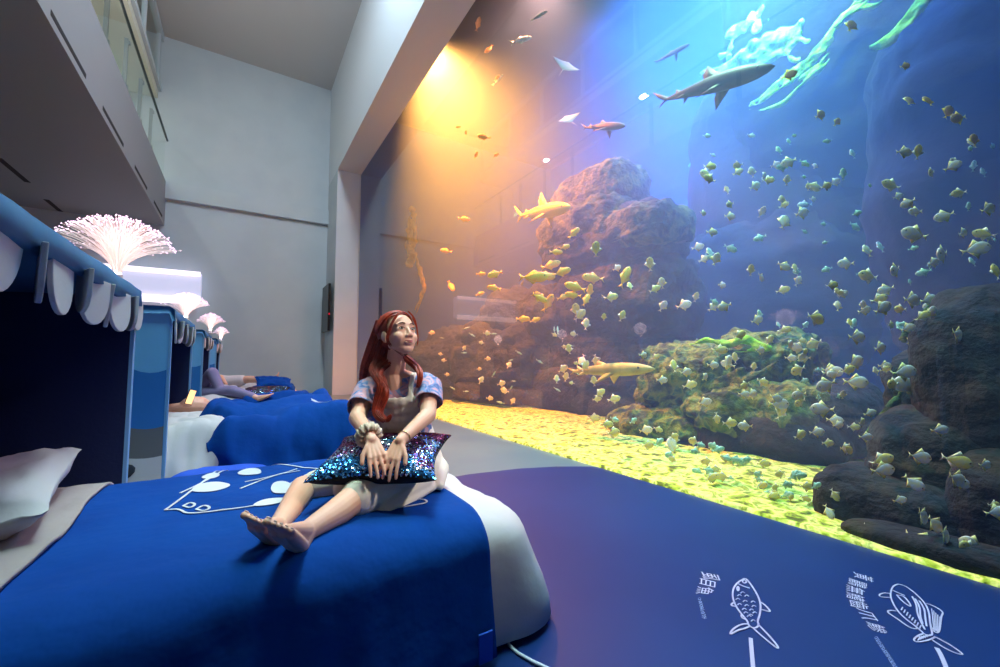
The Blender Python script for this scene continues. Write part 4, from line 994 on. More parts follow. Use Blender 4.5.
d_.chain([hL, hL.lerp(kL, .5), hemL], [0.112, 0.092, 0.076], 20); d_.chain([hR, hR.lerp(kR, .5), hemR], [0.110, 0.088, 0.072], 20)
d_.cap(hL.lerp(hR, .5), hemL.lerp(hemR, .5) + (hL - kL) * 0.12, 0.10, 0.055)
d_.cap(pt(436, 470, 2.0), pt(440, 486, 1.86), 0.065, 0.02); d_.cap(pt(420, 482, 1.85), pt(385, 507, 1.66), 0.06, 0.035); d_.cap(pt(436, 486, 1.86), pt(388, 515, 1.62), 0.014, 0.014)
d_.solid('pinafore_dress', 'dress', woman, 0.0052, 7)
# scrunchie on the right wrist, bracelet on the left
def wrist_band(name, m, c, axis, R, r, waves, amp, parent, n=72):
    axis = axis.normalized(); A_ = axis.orthogonal().normalized(); B_ = axis.cross(A_); vs = []; fs = []
    for i in range(n):
        a = 2 * pi * i / n; rad = (A_ * math.cos(a) + B_ * math.sin(a))
        off = axis * amp * math.sin(waves * a) + rad * amp * 0.6 * math.cos(waves * a * 1.0 + 1)
        for k in range(8):
            b_ = 2 * pi * k / 8; q = r * (1 + 0.25 * math.sin(waves * 2 * a + k)); vs.append(c + rad * (R + q * math.cos(b_)) + axis * q * 1.3 * math.sin(b_) + off)
    for i in range(n):
        for k in range(8): fs.append((i * 8 + k, ((i + 1) % n) * 8 + k, ((i + 1) % n) * 8 + (k + 1) % 8, i * 8 + (k + 1) % 8))
    return link_mesh(name, vs, fs, m, parent, True)
wrist_band('scrunchie', 'scrunchie', wR.lerp(eR, 0.20), eR - wR, 0.036, 0.018, 13, 0.006, woman)
wrist_band('bracelet', 'gold', wL.lerp(eL, 0.14), eL - wL, 0.028, 0.0016, 3, 0.001, woman)

# ------------------------------------------------------------------ sequin cushions
def sequin_cushion(label, c, size, M3, seed, n, thick, group=None, colour_split=0.0):
    vs = []; fs = []; N = 24; t = thing('sequin_cushion', label, 'cushion', c, group); c = Vector(c); top = []
    def surf(u, v_, s_):
        h = (max(0, (1 - abs(u) ** 3.2)) * max(0, (1 - abs(v_) ** 3.2))) ** 0.5
        p1 = 1 - 0.13 * (1 - u * u) * abs(v_) ** 2; p2 = 1 - 0.13 * (1 - v_ * v_) * abs(u) ** 2
        return c + M3 @ Vector((u * size[0] / 2 * p2, v_ * size[1] / 2 * p1, s_ * thick * h))
    for s_ in (1, -1):
        for j in range(N + 1):
            for i in range(N + 1): vs.append(surf(2 * i / N - 1, 2 * j / N - 1, s_))
    for s_ in (0, 1):
        o_ = s_ * (N + 1) ** 2
        for j in range(N):
            for i in range(N):
                a = o_ + j * (N + 1) + i; q = (a, a + 1, a + N + 2, a + N + 1); fs.append(q if s_ == 0 else q[::-1])
    link_mesh('cushion_body', vs, fs, 'cushion_back', t, True)
    rr = random.Random(seed); sv = []; sf = []; fm = []
    for k in range(n):
        u, v_ = rr.uniform(-.99, .99), rr.uniform(-.99, .99); p = surf(u, v_, 1)
        du = (surf(u + .01, v_, 1) - p); dv = (surf(u, v_ + .01, 1) - p); nn = du.cross(dv)
        nn = nn.normalized() if nn.length > 1e-9 else M3 @ Vector((0, 0, 1))
        nn = (nn + Vector((rr.uniform(-1, 1), rr.uniform(-1, 1), rr.uniform(-1, 1))) * 0.5).normalized(); A_ = nn.orthogonal().normalized(); B_ = nn.cross(A_); r = 0.0042 if size[0] > 0.45 else 0.005
        p = p + nn * 0.003; b0 = len(sv); sv += [p + (A_ * math.cos(pi * q / 3) + B_ * math.sin(pi * q / 3)) * r for q in range(6)]; sf.append(tuple(range(b0, b0 + 6)))
        w_ = noise.noise(Vector((u * 2.3, v_ * 2.3, seed))) - v_ * 0.55 + rr.uniform(-.25, .25) + colour_split * u
        fm.append(0 if w_ > 0.32 else 1 if w_ > 0.02 else 2 if w_ > -0.1 else 3)
    link_mesh('sequins', sv, sf, None, t, False, mats=['seq_blue', 'seq_silver', 'seq_purple', 'seq_plum'], fm=fm)
    return t
M['seq_blue'] = mat('blue_sequin', (70, 150, 220), 0.22, 0.85); M['seq_silver'] = mat('silver_sequin', (190, 215, 240), 0.2, 0.9)
M['seq_purple'] = mat('purple_sequin', (110, 84, 170), 0.25, 0.8); M['seq_plum'] = mat('plum_sequin', (110, 44, 84), 0.3, 0.7)
fl_, fr_, bl_, br_ = pt(308, 471, 1.62), pt(436, 470, 1.60), pt(343, 436, 1.95), pt(447, 432, 1.93)
cc = (fl_ + fr_ + bl_ + br_) / 4; xv = ((fr_ - fl_) + (br_ - bl_)).normalized(); yv = (bl_ + br_ - fl_ - fr_); yv = (yv - xv * yv.dot(xv)).normalized(); zv = xv.cross(yv)
sequin_cushion('blue silver and purple sequin cushion on the woman\'s lap under her hands', cc - zv * 0.03, (0.52, 0.40), Matrix((xv, yv, zv)).transposed(), 3, 7500, 0.058)
q0 = pt(266, 392, 6.1)
sequin_cushion('sequin cushion lying on the far bed between blue and plum halves', q0, (0.62, 0.40), frame(Vector((0.2, 1, 0.25)), (0, 0, 1)), 9, 1600, 0.06, colour_split=0.6)
pillow('pillow', 'dark blue pillow leaning behind the sequin cushion on the far bed', pt(274, 383, 7.6), (0.62, 0.38), (0.5, 0.1, 0.1), 'blue_cloth', 5, thick=0.08)

# ------------------------------------------------------------------ other guests
# guest with lilac trousers on the third bed
g = thing('person', 'guest in lilac trousers lying with one knee raised on the third bed', 'person', pt(215, 400, 5.9))
b = MB()
hip = pt(196, 396, 6.0); kn = pt(212, 373, 6.0); an = pt(224, 398, 5.9); kn2 = pt(232, 391, 5.9); an2 = pt(256, 398, 5.8)
b.chain([hip + Vector((0, .1, 0)), kn, an], [0.095, 0.07, 0.04]); b.chain([hip, kn2, an2], [0.095, 0.07, 0.045])
sh_ = hip + Vector((-0.50, 0.1, 0.06)); b.cap(hip + Vector((0, .05, 0)), sh_, 0.13, 0.14); b.cap(sh_, sh_ + Vector((-0.2, 0, 0.03)), 0.05, 0.05); b.ell(sh_ + Vector((-0.30, 0, 0.06)), (0.11, 0.08, 0.09))
foot(b, an2, an2 + Vector((0.03, -.02, -0.03)), an2 + Vector((0.20, -0.08, 0.05)), Vector((-.3, 0, 1)), Vector((0, 1, 0.2)))
foot(b, an, an + Vector((-0.02, -.02, -0.03)), an + Vector((0.17, -0.03, -0.04)), Vector((0, 0, 1)), Vector((0, -1, 0)))
gb = b.solid('body', 'skin', g, 0.009, 4)
c = MB(); c.chain([hip + Vector((0, .1, 0)), kn, kn.lerp(an, .85)], [0.11, 0.082, 0.062]); c.chain([hip, kn2, kn2.lerp(an2, .85)], [0.11, 0.082, 0.06]); c.cap(hip, hip + Vector((-0.15, .05, 0)), 0.14, 0.14)
c.solid('trousers', 'lilac', g, 0.010, 4)
# guest in white on the farthest bed
g = thing('person', 'guest in white with a bare leg stretched out on the farthest bed', 'person', pt(232, 392, 8.0))
b = MB(); hip = pt(226, 383, 8.3); kn = pt(250, 379, 8.3); an = pt(272, 380, 8.3); sh_ = hip + Vector((-0.5, 0.05, 0.1))
b.chain([hip, kn, an], [0.10, 0.07, 0.045]); b.chain([hip + Vector((0, .2, 0)), kn + Vector((0, .3, -.02)), an + Vector((0, .25, -.02))], [0.10, 0.07, 0.045]); b.cap(hip, sh_, 0.13, 0.14)
b.cap(sh_, sh_ + Vector((-0.2, 0, .03)), 0.05, 0.05); b.ell(sh_ + Vector((-0.30, 0, 0.06)), (0.11, 0.08, 0.09)); b.chain([pt(216, 381, 8.2), pt(221, 377, 8.1), pt(226, 384, 8.0)], [0.05, .045, .03])
foot(b, an, an + Vector((0.03, 0, -0.03)), an + Vector((0.12, -0.03, 0.14)), Vector((-1, 0, 0.3)), Vector((0, 1, 0)))
b.solid('body', 'skin', g, 0.011, 4)
c = MB(); c.chain([sh_, hip, hip.lerp(kn, .65)], [0.16, 0.15, 0.11]); c.cap(hip + Vector((0, .2, 0)), hip.lerp(kn, .6) + Vector((0, .25, 0)), 0.13, 0.10)
c.solid('clothes', 'white_skirt', g, 0.012, 4)
# guest inside the second tent holding a lit phone
g = thing('person', 'guest mostly hidden in the second tent holding a lit phone', 'person', (-1.0, 4.9, 0.55))
wP = pt(181, 405, 4.33); eP = pt(163, 409, 4.25); b = MB()
sP = eP + Vector((-0.22, 0.05, 0.02)); b.chain([sP, eP, wP], [0.05, 0.042, 0.027]); b.cap(sP, sP + Vector((-0.02, 0.32, 0)), 0.07, 0.07); b.cap(sP + Vector((0.0, .16, 0)), sP + Vector((0.5, .16, -0.04)), 0.12, 0.12)
b.cap(sP + Vector((-0.05, .16, 0)), sP + Vector((-0.15, .16, 0.03)), 0.05, 0.05); b.ell(sP + Vector((-0.24, .16, 0.05)), (0.10, 0.08, 0.09))
hand(b, wP, pt(190, 400, 4.3) - wP, Vector((0.3, -1, 0.1)), 1, 1.0, 1.6, 0.6)
b.solid('body', 'skin', g, 0.006, 4)
ph = thing('phone', 'phone with a bright orange screen in a hand by the second tent', 'phone', pt(190, 398, 4.22))
pc = pt(190.5, 397, 4.22); Fp = frame(Vector((-0.6, 0.75, 0.1)), Vector((0.35, 0, 1)))
def obox(name, c, half, M3, m, parent):
    mb = MB().box((-half[0], -half[1], -half[2]), half); mb.v = [c + M3 @ v for v in mb.v]; o = link_mesh(name, mb.v, mb.f, m, parent)
    q = o.modifiers.new('round', 'BEVEL'); q.width = min(half) * 0.8; q.segments = 2; return o
obox('phone_case', pc, (0.036, 0.004, 0.075), Fp, 'black', ph); obox('screen', pc - Fp @ Vector((0, 0.005, 0)), (0.032, 0.002, 0.070), Fp, 'phone', ph)
#@@FISH
#@@FISH
# ------------------------------------------------------------------ fish
def lens_body(mb, prof, n=14, asp=0.3):
    """lofted body along +x: prof = (x, half height, z offset)"""
    vs = []; fs = []
    for x, h, z in prof:
        for k in range(n):
            a = 2 * pi * k / n; c_, s_ = math.cos(a), math.sin(a)
            vs.append((x, h * asp * c_ * (1 if abs(c_) < 1 else 1), z + h * s_))
    for i in range(len(prof) - 1):
        for k in range(n): fs.append((i * n + k, i * n + (k + 1) % n, (i + 1) * n + (k + 1) % n, (i + 1) * n + k))
    fs.append(tuple(range(n - 1, -1, -1))); fs.append(tuple((len(prof) - 1) * n + k for k in range(n))); mb.add(vs, fs)
def fin(mb, pts, th, mm=None):
    n = len(pts); c = sum((Vector((x, 0, z)) for x, z in pts), Vector()) / n
    vs = [Vector((x, 0, z)) for x, z in pts] + [c + Vector((0, th, 0)), c - Vector((0, th, 0))]
    if mm: vs = [mm @ v for v in vs]
    mb.add(vs, [(i, (i + 1) % n, n) for i in range(n)] + [((i + 1) % n, i, n + 1) for i in range(n)])
def small_fish(name, m, fin_m, deep, tail=0.16, label=None, fins=0.15):
    t = thing(name, label or '', 'fish', (0, 0, -50)); t['tmpl'] = 1
    prof = []
    for k in range(13):
        u = k / 12; h = deep * (math.sin(pi * min(1, u ** 0.72 * 0.94 + 0.02))) ** (1.15 if deep > .45 else 0.9)
        prof.append((0.5 - u * 0.82, max(h, 0.022) * 0.5 if u < .98 else 0.03, 0))
    b = MB(); lens_body(b, prof, 14, 0.24 if deep > .45 else 0.45)
    fin(b, [(-0.30, 0.03), (-0.40, 0.05), (-0.52, tail), (-0.45, 0.0), (-0.52, -tail), (-0.40, -0.05), (-0.30, -0.03)], 0.008)
    d = deep * 0.5
    fin(b, [(0.18, d * 0.85), (0.02, d + fins), (-0.12, d * 0.75 + fins * 0.35), (-0.30, 0.05), (-0.1, d * 0.4)], 0.008)
    fin(b, [(0.10, -d * 0.85), (-0.04, -d - fins), (-0.14, -d * 0.75 - fins * 0.35), (-0.30, -0.05), (-0.1, -d * 0.4)], 0.008)
    v = b.v; o = b.build('body', m, t, True); o.matrix_parent_inverse = Matrix.Identity(4)
    ey = MB(); ey.ell((0.36, deep * 0.14, 0.04), (0.03, 0.018, 0.03), None, 8, 6); ey.ell((0.36, -deep * 0.14, 0.04), (0.03, 0.018, 0.03), None, 8, 6)
    e = ey.build('eyes', 'fish_eye', t, True); e.matrix_parent_inverse = Matrix.Identity(4)
    if fin_m:
        o.data.materials.append(M[fin_m])
        nb = 13 * 14
        for p in o.data.polygons:
            if all(i >= nb for i in p.vertices): p.material_index = 1
    return t
tm = {}
tm['silver'] = small_fish('silver_fish', 'silver_fish', 'pale_yellow_fish', 0.56)
tm['lemon'] = small_fish('pale_yellow_fish', 'pale_yellow_fish', 'silver_fish', 0.50)
tm['yellow'] = small_fish('yellow_fish', 'yellow_fish', None, 0.36, 0.14, fins=0.07)
tm['orange'] = small_fish('orange_fish', 'orange_fish', None, 0.36, 0.14, fins=0.07)
tm['teal'] = small_fish('teal_fish', 'teal_fish', None, 0.44)
tm['slim'] = small_fish('slim_fish', 'teal_fish', None, 0.20, 0.12, fins=0.04)
tm['dusky'] = small_fish('dusky_fish', 'dusky_fish', 'yellow_fish', 0.62)
used = set()
MARKS = [(545, 208, 'the golden shark'), (600, 185, 'the tower top'), (620, 300, 'the rock tower'), (715, 85, 'the large grey shark'), (603, 372, 'the sand-coloured shark'),
         (680, 350, "the mound's left end"), (760, 345, 'the mound top'), (740, 420, 'the dark boulder'), (700, 155, 'the cyan coral sliver'), (690, 240, 'the cyan coral clump'),
         (790, 90, 'the diagonal coral'), (900, 35, 'the coral spray'), (440, 90, 'the orange beam'), (480, 310, 'the reflected box'), (500, 380, 'the olive reef slope'),
         (785, 320, 'the reflected lamp'), (925, 320, 'the coral edge'), (860, 500, 'the outcrop lobe'), (985, 330, 'the dark outcrop top'), (990, 520, "the outcrop's right foot"),
         (890, 420, "the outcrop's green crust"), (985, 190, 'the right picture edge'), (840, 200, 'the mid cliff'), (410, 250, 'the golden kelp frond'), (780, 480, 'the lit sand strip')]
def where(x, y):
    m_ = min(MARKS, key=lambda q: (q[0] - x) ** 2 + (q[1] - y) ** 2); dx, dy = x - m_[0], y - m_[1]; r = math.hypot(dx, dy)
    a = math.degrees(math.atan2(-dy, dx)) % 360
    side = ['right of', 'up and right of', 'above', 'up and left of', 'left of', 'down and left of', 'below', 'down and right of'][int((a + 22.5) // 45) % 8]
    far = 'touching' if r < 9 else ('just ' if r < 24 else '' if r < 46 else 'well ' if r < 75 else 'far ') + side
    return far + ' ' + m_[2]
def heading(a):
    a %= 360; return ['right', 'up-right', 'up', 'up-left', 'left', 'down-left', 'down', 'down-right'][int((a + 22.5) // 45) % 8]
LOOK = {'silver': 'silver', 'lemon': 'pale yellow', 'yellow': 'bright yellow', 'orange': 'orange', 'teal': 'pale teal', 'slim': 'slim greenish', 'dusky': 'dusky brown'}
seen_labels = {}
def place_fish(kind, x, y, plen, ang, X, label, group):
    """kind, photo centre, apparent length, heading in the picture (0 = nose right, 90 = up), distance plane, so real length follows"""
    p = on(x, y, 'X', X); d = (p - CC).dot(CF); L_ = plen * d / FPX
    yaw_off = R_.uniform(-.5, .5); a = math.radians(ang)
    fwd = (CR * math.cos(a) + Vector((0, 0, 1)) * math.sin(a)); fwd = (fwd * math.cos(yaw_off) + CF * math.sin(yaw_off) * 0.9).normalized()
    up = Vector((0, 0, 1)) if abs(math.sin(a)) < 0.8 else (CR * (-1 if math.sin(a) > 0 else 1) * 1.0 + Vector((0, 0, .3)))
    r = fwd.cross(up).normalized(); u = r.cross(fwd)
    rot = Matrix((fwd, -r, u)).transposed().to_euler(); s = L_ / max(0.6, math.cos(yaw_off)) * (0.97)
    label = '%s %s fish nosing %s, %s' % ('tiny' if plen < 9 else 'small' if plen < 15 else 'larger', LOOK[kind], heading(ang), where(x, y))
    t = tm[kind]
    if kind in used: t = dup(t, p, rot, (s, s, s), label, group)
    else:
        used.add(kind); t.location = p; t.rotation_euler = rot; t.scale = (s, s, s); t['label'] = label; t['group'] = group
        if 'tmpl' in t: del t['tmpl']
    return t
G = {
 'orange': ('small orange fish in the orange beam at the top left of the tank', 'orange fish in the orange light'),
 'yellow': ('slender bright yellow fish in the shoal below the golden shark', 'yellow fish below the golden shark'),
 'tiny': ('tiny greenish fish over the olive reef slope behind the woman', 'tiny fish over the olive reef slope'),
 'silver': ('silver diamond-shaped fish in the wide shoal filling the right half', 'silver shoal in the right half of the tank'),
 'lemon': ('pale yellow diamond-shaped fish in the wide shoal filling the right half', 'pale yellow fish in the right half shoal'),
 'teal': ('small teal fish scattered through the deep blue right half', 'teal fish in the deep blue right half'),
 'mound': ('pale yellow fish hovering around the mossy reef mound', 'pale yellow fish around the reef mound'),
 'sand': ('pale green fish grazing low over the lit sand', 'fish low over the lit sand'),
 'blue': ('silver fish in the open blue water above the reef mound', 'silver fish in the open blue water'),
 'dusk': ('dusky brown fish high in the dark blue upper right water', 'dusky fish high at the upper right'),
}
def pf(kind, g, lst, X0, X1):
    for q in lst:
        x, y, l, a = q; place_fish(kind, x, y, l, a, R_.uniform(X0, X1), *G[g])
pf('orange', 'orange', [(489, 49, 14, -120), (478, 24, 12, 70), (497, 78, 8, 45), (484, 137, 14, 170), (458, 127, 6, 0), (476, 155, 7, 60), (496, 155, 8, 45), (466, 133, 5, 90), (464, 219, 12, 0), (446, 251, 12, 170), (451, 286, 13, -60)], 3.7, 5.0)
pf('silver', 'orange', [], 4, 5)
for q in [(521, 40, 26, 30), (539, 16, 18, 25), (498, 80, 14, 40)]:
    place_fish('slim', q[0], q[1], q[2], q[3], 4.5, 'slim pinkish fish between the orange and blue light at the top', 'slim fish at the top of the window')
pf('yellow', 'yellow', [(534, 277, 30, 0), (551, 265, 20, 15), (545, 276, 22, -5), (562, 272, 20, 20), (495, 274, 16, -160), (494, 288, 15, 170), (481, 274, 10, 0), (480, 294, 10, 20), (575, 287, 22, 160), (593, 278, 24, 175), (625, 277, 24, 65), (563, 297, 14, 20), (573, 295, 16, 170), (540, 298, 18, -30), (548, 303, 20, 60), (523, 319, 14, 0), (535, 320, 12, 20), (565, 247, 12, 20), (556, 252, 14, 0), (574, 233, 16, 45), (586, 300, 15, 60), (541, 297, 16, 140), (590, 291, 14, 90)], 3.9, 5.4)
pf('lemon', 'yellow', [(580, 315, 16, 45), (586, 324, 13, 80), (622, 316, 12, 70), (576, 310, 14, 100), (611, 297, 14, 10), (596, 249, 15, 95), (650, 264, 14, 100), (569, 349, 11, 100), (582, 360, 12, -120), (585, 366, 13, 60), (563, 369, 12, 30), (566, 377, 10, 80), (594, 381, 11, 100), (596, 360, 12, -70), (604, 317, 8, 90), (600, 393, 12, 40), (597, 399, 10, 10), (614, 399, 12, 20), (594, 418, 14, 0)], 3.7, 5.0)
for i in range(46):
    x = R_.uniform(425, 580); y = R_.uniform(325, 405); y = min(y, 395 + (x - 425) * 0.1)
    place_fish('slim' if i % 2 else 'lemon', x, y, R_.uniform(5, 9), R_.choice([0, 170, 20, 90, 60, -30]), R_.uniform(3.8, 5.0), *G['tiny'])
blue = [(784, 205, 10, 30), (802, 213, 17, 20), (784, 222, 18, 60), (762, 212, 11, 70), (712, 232, 12, 0), (776, 165, 12, 20), (768, 180, 13, 0), (755, 186, 14, 30), (752, 172, 12, 100), (764, 176, 11, 45), (787, 180, 10, 90), (738, 172, 10, 30), (727, 190, 10, 100), (703, 213, 8, 0), (815, 166, 8, 60), (826, 186, 14, 20), (835, 182, 12, 30), (782, 200, 11, 90), (808, 187, 8, 90), (813, 199, 8, 0), (704, 259, 10, 30), (751, 270, 12, 90), (716, 259, 14, 70), (761, 277, 11, -40), (783, 290, 12, 20), (698, 247, 12, 15), (662, 283, 12, 100), (655, 289, 12, 30), (663, 306, 12, 60), (684, 305, 14, 20), (696, 297, 10, 80), (713, 307, 12, 40), (617, 268, 10, 30), (630, 286, 9, 100), (608, 295, 12, 10), (722, 285, 10, 0), (795, 268, 10, 90), (798, 281, 12, 60), (757, 320, 14, 20)]
for i, (x, y, l, a) in enumerate(blue): place_fish('silver' if i % 3 else 'lemon', x, y, l, a, R_.uniform(4.2, 6.2), *(G['blue'] if i % 3 else ('pale yellow fish in the open blue water above the reef mound', 'pale yellow fish in the open blue water')))
right = [(908, 203, 14, -150), (891, 185, 20, 160), (914, 234, 24, 160), (944, 216, 16, 200), (959, 193, 16, 190), (942, 254, 22, 190), (963, 233, 14, 20), (984, 234, 17, 160), (976, 249, 22, 15), (988, 209, 19, 20), (868, 276, 22, 170), (895, 270, 18, 200), (904, 152, 17, 0), (918, 152, 15, 90), (953, 166, 14, 30), (972, 143, 13, 100), (832, 285, 14, 10), (843, 294, 12, 30), (838, 306, 12, 70), (816, 318, 22, -15), (857, 337, 20, 0), (880, 348, 17, 10), (805, 352, 10, 30), (802, 357, 10, 60), (791, 358, 11, 0), (798, 370, 18, 200), (856, 362, 20, 20), (833, 372, 18, 10), (848, 370, 16, 20), (856, 382, 20, 0), (826, 385, 22, 200), (879, 299, 16, 20), (912, 300, 22, 0), (929, 300, 20, 10), (923, 316, 14, 40), (908, 328, 14, 20), (883, 308, 20, 30), (891, 325, 12, 0), (958, 335, 22, -20), (990, 351, 22, 0), (996, 272, 18, 90), (904, 372, 24, 10), (908, 384, 30, 180), (893, 384, 18, 180), (932, 312, 14, 60), (863, 305, 10, 90), (850, 323, 10, 80), (910, 340, 10, 60), (885, 366, 14, 0),
 (882, 460, 20, 30), (883, 470, 22, 10), (920, 457, 22, -10), (957, 461, 26, -15), (957, 479, 24, -25), (914, 483, 18, -45), (848, 449, 16, -30), (923, 516, 22, -40), (845, 448, 14, 0), (865, 533, 24, 175), (935, 524, 22, -45), (945, 535, 22, -40), (968, 549, 26, 150), (972, 544, 22, 160), (920, 541, 24, -30), (882, 540, 10, -80), (942, 556, 16, -75), (997, 512, 18, 20), (835, 495, 14, -60), (829, 512, 14, -70), (962, 483, 18, -20), (994, 505, 14, 0), (866, 437, 14, 0), (940, 430, 16, 10), (973, 420, 16, -10), (900, 500, 12, 20), (985, 465, 16, 0), (925, 555, 14, -30)]
for i, (x, y, l, a) in enumerate(right):
    k = 'lemon' if i % 3 == 1 else 'silver'; place_fish(k, x, y, l, a, R_.uniform(3.24, 3.42) if y > 420 else R_.uniform(3.5, 4.6), *G[k])
mound = [(776, 398, 14, -20), (763, 382, 14, -20), (744, 394, 12, 0), (754, 367, 10, 90), (705, 402, 13, 20), (717, 418, 12, -80), (799, 395, 17, 190), (800, 402, 15, 200), (822, 409, 20, 180), (800, 435, 16, 20), (817, 432, 14, 10), (828, 443, 13, 0), (779, 404, 20, 0), (781, 412, 18, 60), (752, 394, 14, 10), (674, 366, 13, 90), (686, 372, 13, 10), (720, 350, 16, 0), (728, 362, 16, 45), (740, 335, 14, 30), (760, 350, 12, 0), (770, 340, 12, 60), (643, 355, 10, 0), (656, 357, 10, 30), (662, 380, 12, 0), (690, 385, 14, 20), (705, 377, 10, 40), (648, 445, 14, 0), (672, 446, 18, 90), (675, 440, 12, 100), (646, 430, 12, 20), (730, 423, 16, 0), (745, 426, 14, 180), (735, 358, 12, 90), (713, 365, 12, 0), (785, 330, 12, 20), (790, 345, 12, 40), (745, 385, 12, 200), (835, 420, 13, 0), (862, 422, 12, 10), (870, 413, 12, 20), (854, 427, 12, 0), (838, 425, 12, 10)]
for i, (x, y, l, a) in enumerate(mound): place_fish('lemon' if i % 2 else 'silver', x, y, l, a, R_.uniform(3.6, 4.5), *(G['mound'] if i % 2 else ('silver fish hovering around the mossy reef mound', 'silver fish around the reef mound')))
for i in range(64):
    x = R_.uniform(600, 835) if i < 24 else R_.uniform(690, 835); yb = 420 + (x - 600) * 0.33; y = yb + R_.uniform(-12, 22)
    place_fish('teal' if i % 2 else 'lemon', x, y, R_.uniform(9, 16), R_.choice([0, 20, 180, 30, -20, 160]), R_.uniform(3.45, 3.8), *(G['sand'] if i % 2 else ('pale yellow fish grazing low over the lit sand', 'pale yellow fish low over the lit sand')))
for i in range(66):
    x = R_.uniform(700, 1000); y = R_.uniform(135, 430)
    if y > 330 and x < 760: continue
    place_fish('teal', x, y, R_.uniform(6, 14), R_.choice([0, 20, 180, 200, 60, 100, -30]), R_.uniform(4.5, 6.5), *G['teal'])
for i in range(46):
    x = R_.uniform(700, 995); y = R_.uniform(160, 470)
    if x < 800 and y > 400: continue
    k = R_.choice(['silver', 'silver', 'lemon']); place_fish(k, x, y, R_.uniform(9, 17), R_.choice([0, 20, 180, 200, 160, 100, -30]), R_.uniform(3.6, 5.4), *G[k])
pf('dusky', 'dusk', [(851, 26, 17, 60), (789, 75, 14, 20), (909, 101, 14, 60), (928, 101, 14, 90), (948, 112, 16, 60), (958, 118, 17, 190), (974, 140, 14, 90), (905, 66, 10, 10), (820, 115, 14, 30), (837, 122, 9, 60)], 3.8, 4.8)

by = {}
for o in COL.objects:
    if o.parent is None and o.get('category') == 'fish': by.setdefault(o['label'], []).append(o)
for k, l_ in by.items():
    if len(l_) > 1:
        l_.sort(key=lambda o: (o.location - CC).dot(CR) / (o.location - CC).dot(CF)); n = len(l_)
        for i, o in enumerate(l_): o['label'] = (('left', 'right') if n == 2 else ('left', 'middle', 'right') if n == 3 else ('first', 'second', 'third', 'fourth', 'fifth', 'sixth'))[min(i, 5)] + ' ' + k
def shark(label, nose, tailp, X, m, cat='shark', belly=None, deep=0.085, dorsal=0.13, tail_h=0.16, bend=0.0, pect=0.2):
    a = on(nose[0], nose[1], 'X', X); b_ = on(tailp[0], tailp[1], 'X', X - 0.0); c = (a + b_) / 2; L_ = (a - b_).length
    fwd = (a - b_).normalized(); rgt = fwd.cross(Vector((0, 0, 1))).normalized(); u = rgt.cross(fwd); M3 = Matrix((fwd, -rgt, u)).transposed()
    t = thing('shark', label, cat, c); mb = MB(); prof = []; N = 22
    for k in range(N + 1):
        v_ = k / N; h = deep * (math.sin(pi * min(1, v_ ** 0.72))) ** 0.95 * (1 - 0.15 * v_) + 0.004 + 0.006 * min(1, v_ * 8)
        prof.append((0.5 - v_ * 0.86, h, 0.006 * math.sin(v_ * 3)))
    vs = []; fs = []; n = 16
    for x, h, z in prof:
        for k in range(n):
            an = 2 * pi * k / n; vs.append(Vector((x, bend * (x - 0.1) ** 2 + h * 0.8 * math.cos(an), z + h * math.sin(an))))
    for i in range(N):
        for k in range(n): fs.append((i * n + k, i * n + (k + 1) % n, (i + 1) * n + (k + 1) % n, (i + 1) * n + k))
    fs.append(tuple(range(n - 1, -1, -1))); fs.append(tuple(N * n + k for k in range(n))); mb.add(vs, fs)
    def F3(base0, base1, tip, back, th=0.010):
        A_, B_, C_, D_ = map(Vector, (base0, base1, tip, back)); nn = (B_ - A_).cross(C_ - A_).normalized() * th; ce = (A_ + B_ + C_ + D_) / 4
        mb.add([A_, C_, D_, B_, ce + nn, ce - nn, A_.lerp(B_, .5) + nn * 1.2, A_.lerp(B_, .5) - nn * 1.2], [(0, 1, 4), (1, 2, 4), (2, 3, 4), (0, 4, 6), (4, 3, 6), (1, 0, 5), (2, 1, 5), (3, 2, 5), (5, 0, 7), (3, 5, 7)])
    F3((0.14, 0, deep * .7), (-0.02, 0, deep * .6), (-0.02, 0, deep + dorsal), (-0.045, 0, deep + dorsal * .35))
    F3((-0.20, 0, deep * .4), (-0.26, 0, deep * .3), (-0.27, 0, deep * .4 + 0.035), (-0.275, 0, deep * .35 + .01))
    for s_ in (-1, 1): F3((0.20, s_ * deep * .5, -deep * .4), (0.08, s_ * deep * .5, -deep * .4), (0.03, s_ * pect, -deep - 0.07), (0.045, s_ * pect * .5, -deep * .8 - 0.02))
    for s_ in (-1, 1): F3((-0.14, s_ * .02, -deep * .3), (-0.20, s_ * .02, -deep * .3), (-0.22, s_ * .06, -deep * .8), (-0.205, s_ * .03, -deep * .5))
    ty = bend * 0.20
    F3((-0.32, ty, 0.010), (-0.37, ty, -0.006), (-0.52, ty * 1.4, tail_h), (-0.44, ty * 1.2, 0.03)); F3((-0.33, ty, 0.0), (-0.37, ty, 0.0), (-0.42, ty * 1.2, -tail_h * .6), (-0.40, ty, -0.02))
    o = link_mesh('body', [c + M3 @ (v * L_) for v in mb.v], mb.f, m, t, True)
    e = MB(); 
    for s_ in (-1, 1): e.ell(c + M3 @ (Vector((0.40, s_ * deep * .55, 0.012)) * L_), 0.008 * L_, None, 8, 6)
    e.build('eyes', 'fish_eye', t, True); return t
shark('large grey shark swimming right below the lime coral at the top', (775, 66), (652, 104), 4.8, 'shark_grey', deep=0.062, dorsal=0.10, tail_h=0.10, pect=0.14)
shark('golden yellow shark in front of the rock tower', (571, 207), (514, 217), 5.2, 'shark_yellow', deep=0.07, dorsal=0.15, tail_h=0.13, pect=0.16)
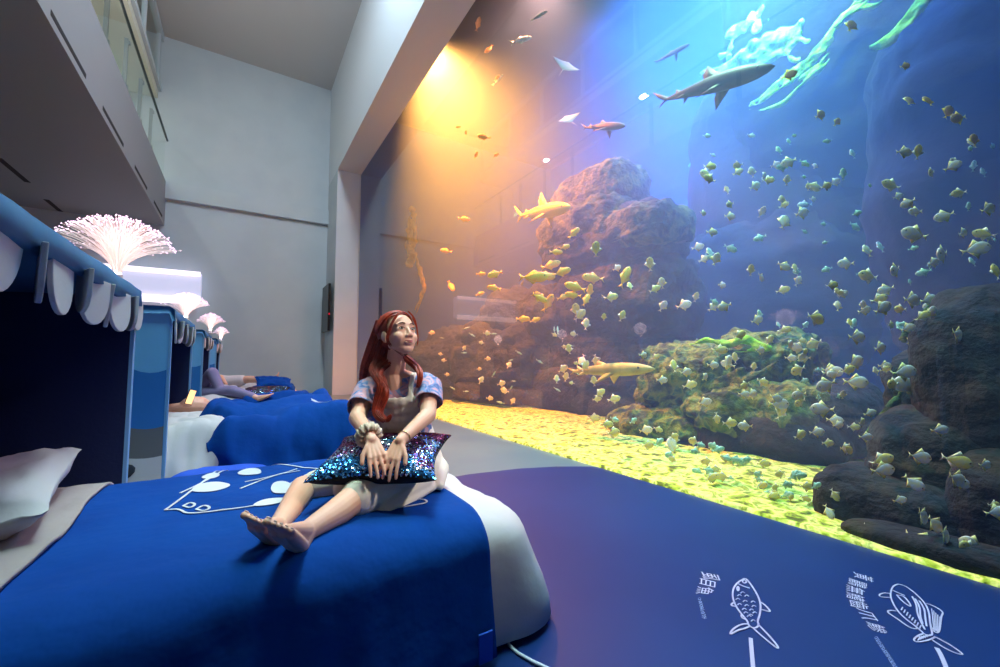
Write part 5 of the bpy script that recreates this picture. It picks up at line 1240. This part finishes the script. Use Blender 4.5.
shark('long sand-coloured shark gliding low left of the reef mound', (652, 369), (560, 372), 4.4, 'shark_sand', deep=0.045, dorsal=0.04, tail_h=0.05, pect=0.12, bend=0.2)
shark('small dark shark high in the blue between beam and coral', (690, 44), (653, 64), 6.0, 'shark_grey', deep=0.05, dorsal=0.05, tail_h=0.08)
shark('pinkish fish-like shark gliding above the reflected balcony railing', (626, 126), (580, 128), 5.0, 'shark_grey', deep=0.05, dorsal=0.05, tail_h=0.07)
def ray_fish(label, x, y, w_, X, rot, tilt=0.5):
    p = on(x, y, 'X', X); d = (p - CC).dot(CF); s = w_ * d / FPX; t = thing('ray', label, 'ray', p); vs = []; fs = []; N = 20; M_ = 10
    M3 = Matrix((CR, CF, Vector((0, 0, 1)))).transposed() @ Matrix.Rotation(rot, 3, 'Y') @ Matrix.Rotation(tilt, 3, 'X')
    for s_ in (1, -1):
        for j in range(M_ + 1):
            for i in range(N + 1):
                u = 2 * i / N - 1; c0 = 0.34 * (1 - abs(u) ** 0.9) ; v_ = 2 * j / M_ - 1
                h = 0.055 * (1 - abs(u) ** 1.3) * (1 - v_ * v_) ** 0.5
                vs.append(p + M3 @ Vector((u * 0.5 * s, (v_ * c0 - 0.16 * abs(u)) * s, (s_ * h + 0.16 * abs(u) ** 1.6) * s)))
    for s_ in (0, 1):
        o_ = s_ * (M_ + 1) * (N + 1)
        for j in range(M_):
            for i in range(N):
                a = o_ + j * (N + 1) + i; q = (a, a + 1, a + N + 2, a + N + 1); fs.append(q if s_ == 0 else q[::-1])
    bd = link_mesh('body', vs, fs, 'ray', t, True)
    MB().tube([p + M3 @ Vector((0, -0.30 * s, 0)), p + M3 @ Vector((0.02 * s, -0.6 * s, 0.02 * s)), p + M3 @ Vector((0.05 * s, -0.9 * s, 0))], [0.014 * s, .008 * s, .003 * s], 6).build('tail', 'ray', t, True)
ray_fish('pale ray near the top where orange water turns blue', 566, 66, 30, 4.8, 0.5, 1.0)
ray_fish('small pale ray just above the reflected balcony railing', 568, 119, 24, 4.8, -0.4, 0.9)
#@@END
